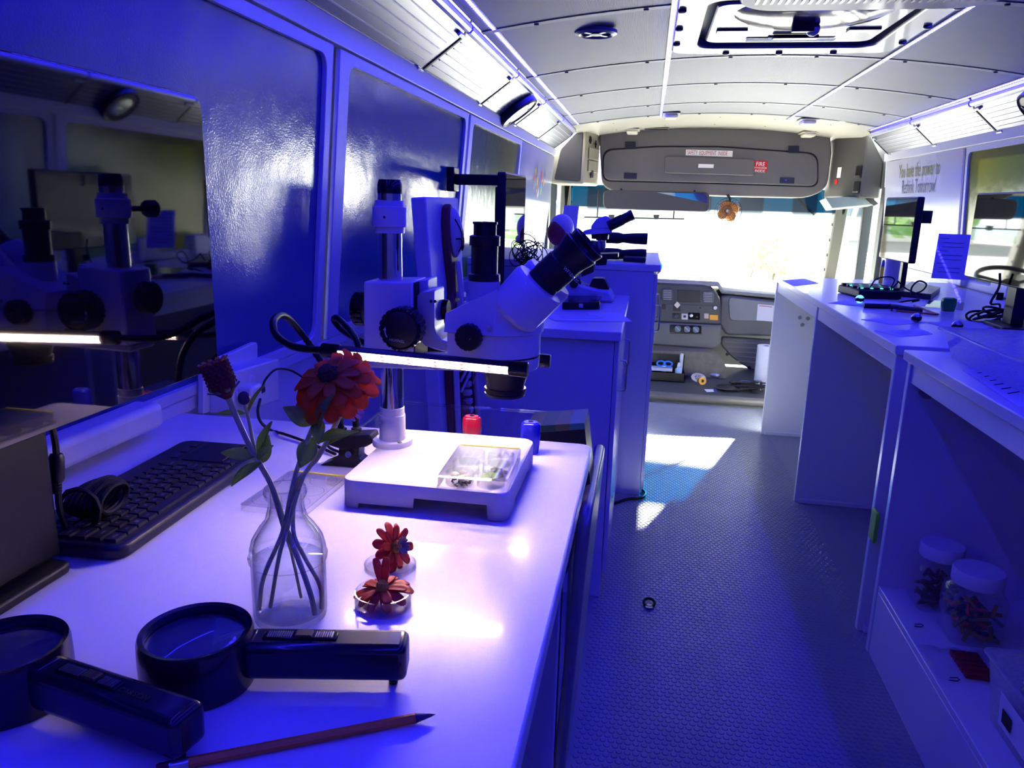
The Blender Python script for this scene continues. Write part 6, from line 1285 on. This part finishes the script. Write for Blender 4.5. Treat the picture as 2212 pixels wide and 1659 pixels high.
for dx, dy, lab in ((.09, .36, 'small white lidded jar in the tub, at the back'), (.10, .25, 'small white lidded jar in the tub, at the front')):
    c = V((q0.x-.02+dx, 1.22+dy, SZ+.005)); t = thing('small_jar', c, lab, 'jar', 'small jars in the tub'); G().lathe([(.042, .001), (.045, .004), (.045, .10), (.038, .108), (.038, .118)], c, seg=28).obj('jar_body', clear_pl, t); G().lathe([(.042, .112), (.043, .114), (.043, .136), (.040, .139), (0, .140)], c, seg=32).obj('lid', white, t)
for px, py, lab in ((1985, 1355, 'bent wire clip at the front edge of the shelf, by the jars'), (2062, 1472, 'bent wire clip at the front edge of the shelf, by the bag')):
    c = AZ(px, py, SZ); tag(G().tube([c+V((-.012, 0, .002)), c+V((.006, 0, .002)), c+V((.010, 0, .006)), c+V((.008, .008, .006)), c+V((-.008, .009, .003))], .0012, 5).obj('wire_clip', black_rub), lab, 'clip')
# ================================================================== FLOOR AND CAB THINGS
cl = thing('floor_clip', AZ(1402, 1305, 0), 'small black tie-down ring lying on the aisle floor', 'clip'); c = AZ(1402, 1308, .004)
G().prism(fr3(c-V((0, .012, .0005)), (1, 0, 0), (0, 1, 0))(rr(.026, .026, .008, 4)), (0, 0, .006)).obj('plate', steel, cl, bev=.002); G().tube([c+V((.018*math.cos(2*PI*k/24), .008+.022*math.sin(2*PI*k/24), .006+.004*math.sin(2*PI*k/24))) for k in range(24)], .0045, 8, True).obj('ring', black_rub, cl)
fc_ = G().tube(bez([AZ(1320, 1090, .006), AZ(1355, 1078, .008), AZ(1385, 1075, .008), AZ(1394, 1066, .008), AZ(1388, 1058, .008)], 24), .006, 8).obj('floor_cable', black_rub); tag(fc_, 'black cable on the floor at the foot of the tall cabinet', 'cable')
PZ = .063
cd = thing('desk_caddy', AZ(1430, 815, PZ), 'black divided caddy with scissors and a bottle on the cab floor', 'caddy'); yk = 5.52
q = [AY(px, py, yk) for px, py in ((1385, 802), (1480, 805), (1478, 829), (1385, 826))]; zt = q[0].z; x0, x1_ = q[0].x, q[1].x
for a, b in (((x0, yk, PZ+.001), (x1_, yk+.006, zt)), ((x0, yk+.20, PZ+.001), (x1_, yk+.206, zt+.10)), ((x0, yk, PZ+.001), (x0+.006, yk+.2, zt)), ((x1_-.006, yk, PZ+.001), (x1_, yk+.2, zt)), ((x0, yk, PZ+.001), (x1_, yk+.2, PZ+.006))): G().box(a, b).obj('wall', black_pl, cd)
for k in range(1, 4): G().box((x0+(x1_-x0)*k/4, yk+.004, PZ+.005), (x0+(x1_-x0)*k/4+.004, yk+.2, zt-.005)).obj('divider', black_pl, cd)
G().box((x0+.02, yk+.02, zt+.005), (x1_-.09, yk+.10, zt+.028)).obj('top_tray', M('tray_grey', (176, 184, 200), .4), cd, bev=.004)
sr = thing('scissors', (x0+.14, yk+.1, zt+.03), 'blue handled scissors sticking out of the black caddy', 'scissors'); c = V((x0+.16, yk+.06, zt+.055))
for dx in (-.02, .03): G().tube([c+V((dx+.030*math.cos(2*PI*k/16), .0, .018*math.sin(2*PI*k/16))) for k in range(16)], .006, 6, True).obj('handle', M('scissor_blue', (30, 110, 220), .4), sr)
G().box(c+V((-.01, -.004, -.07)), c+V((.02, .004, -.01))).obj('blade', steel, sr)
gb_ = thing('glue_bottle', (x1_-.05, yk+.05, PZ+.01), 'small pale blue bottle with a white cap in the caddy', 'bottle'); c = V((x1_-.045, yk+.05, zt-.03)); G().lathe([(.026, 0), (.026, .05), (.014, .062), (.012, .075)], c, seg=20).obj('body', M('pale_blue_bottle', (170, 200, 226), .3), gb_); G().lathe([(.013, .075), (.008, .10), (0, .101)], c, seg=16).obj('cap', white, gb_)
mk = thing('marker_pen', (x1_-.02, yk+.12, PZ+.01), 'white marker standing up at the back of the caddy', 'marker'); c = V((x1_-.025, yk+.15, zt-.02)); G().lathe([(.012, 0), (.012, .09)], c, seg=14).obj('barrel', white, mk); G().lathe([(.013, .09), (.013, .135), (.009, .14), (0, .141)], c, seg=14).obj('cap', white, mk)
tp = thing('tape_dispenser', AZ(1508, 812, PZ), 'clear tape dispenser wheel on the cab floor', 'dispenser'); c = AZ(1508, 822, PZ)+V((0, .0, .006)); G().lathe([(.055, 0), (.055, .02), (.046, .022), (.030, .022), (.030, .0)], c, V((.1, -.5, 1)), 28).obj('wheel', M('frosted_silver', (206, 206, 206), .25, .5), tp)
for k in range(3): 
    a = k*2*PI/3; G().obox(c+V((.02*math.cos(a), .02*math.sin(a), .02)), V((math.cos(a), math.sin(a), 0))*.026, V((-math.sin(a), math.cos(a), 0))*.004, (0, 0, .006)).obj('spoke', white, tp)
rl = thing('tape_roll', AZ(1515, 828, PZ), 'small amber roll of tape on the cab floor', 'roll'); c = AZ(1515, 829, PZ)+V((0, 0, .022)); G().lathe([(.012, -.02), (.028, -.02), (.028, .02), (.012, .02), (.012, -.02)], c, V((.3, -.9, .15)), 24).obj('roll', M('amber_tape', (200, 150, 60), .3), rl)
ic = tag(G().ball(AZ(1545, 818, PZ)+V((0, .03, .022)), .034, 12, 8, (1.3, .8, .62)).obj('foil_ball', M('crumpled_foil', (170, 180, 190), .3, .8, bump=.8, bscale=60)), 'crumpled piece of silver foil by the engine cover', 'foil')
pw = thing('paper_scrap', AZ(1535, 842, PZ), 'white paper scrap with a blue edge on the cab floor', 'paper'); q = [AZ(px, py, PZ+.001) for px, py in ((1521, 841), (1547, 841), (1549, 846), (1527, 847))]; G().prism(q, (0, 0, .001)).obj('sheet', paper, pw); q2 = [AZ(px, py, PZ+.0022) for px, py in ((1541, 841), (1548, 841), (1549, 846), (1542, 846))]; G().prism(q2, (0, 0, .0006)).obj('blue_edge', M('scrap_blue', (60, 60, 170), .5), pw)
pc_ = AZ(1568, 843, PZ); ph = thing('cable_pouch', pc_, 'oval black zip pouch on the cab floor', 'pouch'); G().ball(pc_+V((0, 0, .0205)), .075, 24, 10, (1.0, .8, .26)).obj('shell', black_rub, ph); G().tube([pc_+V((.076*math.cos(2*PI*k/28), .061*math.sin(2*PI*k/28), .020)) for k in range(28)], .003, 6, True).obj('zip', dgrey_pl, ph)
tw = thing('paper_towel_roll', AZ(1640, 830, PZ), 'white paper towel roll standing by the counter end', 'paper roll'); c = AZ(1647, 828, PZ); G().lathe([(.020, .001), (.062, .001), (.062, .28), (.020, .28), (.020, .001)], c, seg=32).obj('roll', paper, tw); G().lathe([(.0205, .0), (.0205, .278), (.017, .278), (.017, 0), (.0205, 0)], c, seg=20).obj('core', M('cardboard', (170, 140, 104), .8), tw)
mess = thing('cable_heap', AZ(1615, 835, PZ), 'heap of black and silver cables beside the paper towel roll', 'cables'); rnd = random.Random(5); hc_ = AZ(1618, 843, PZ)
for k in range(9):
    pts = [hc_+V((rnd.uniform(-.14, .12), rnd.uniform(-.10, .08), rnd.uniform(.006, .055))) for _ in range(5)]; G().tube(bez(pts, 30), .005 if k < 7 else .004, 6).obj('cable', black_rub if k < 7 else steel, mess)
G().box(hc_+V((.03, .02, .01)), hc_+V((.09, .07, .06))).obj('adapter', black_pl, mess, bev=.005); G().box(hc_+V((.04, .018, .035)), hc_+V((.07, .0195, .055))).obj('adapter_label', paper, mess)
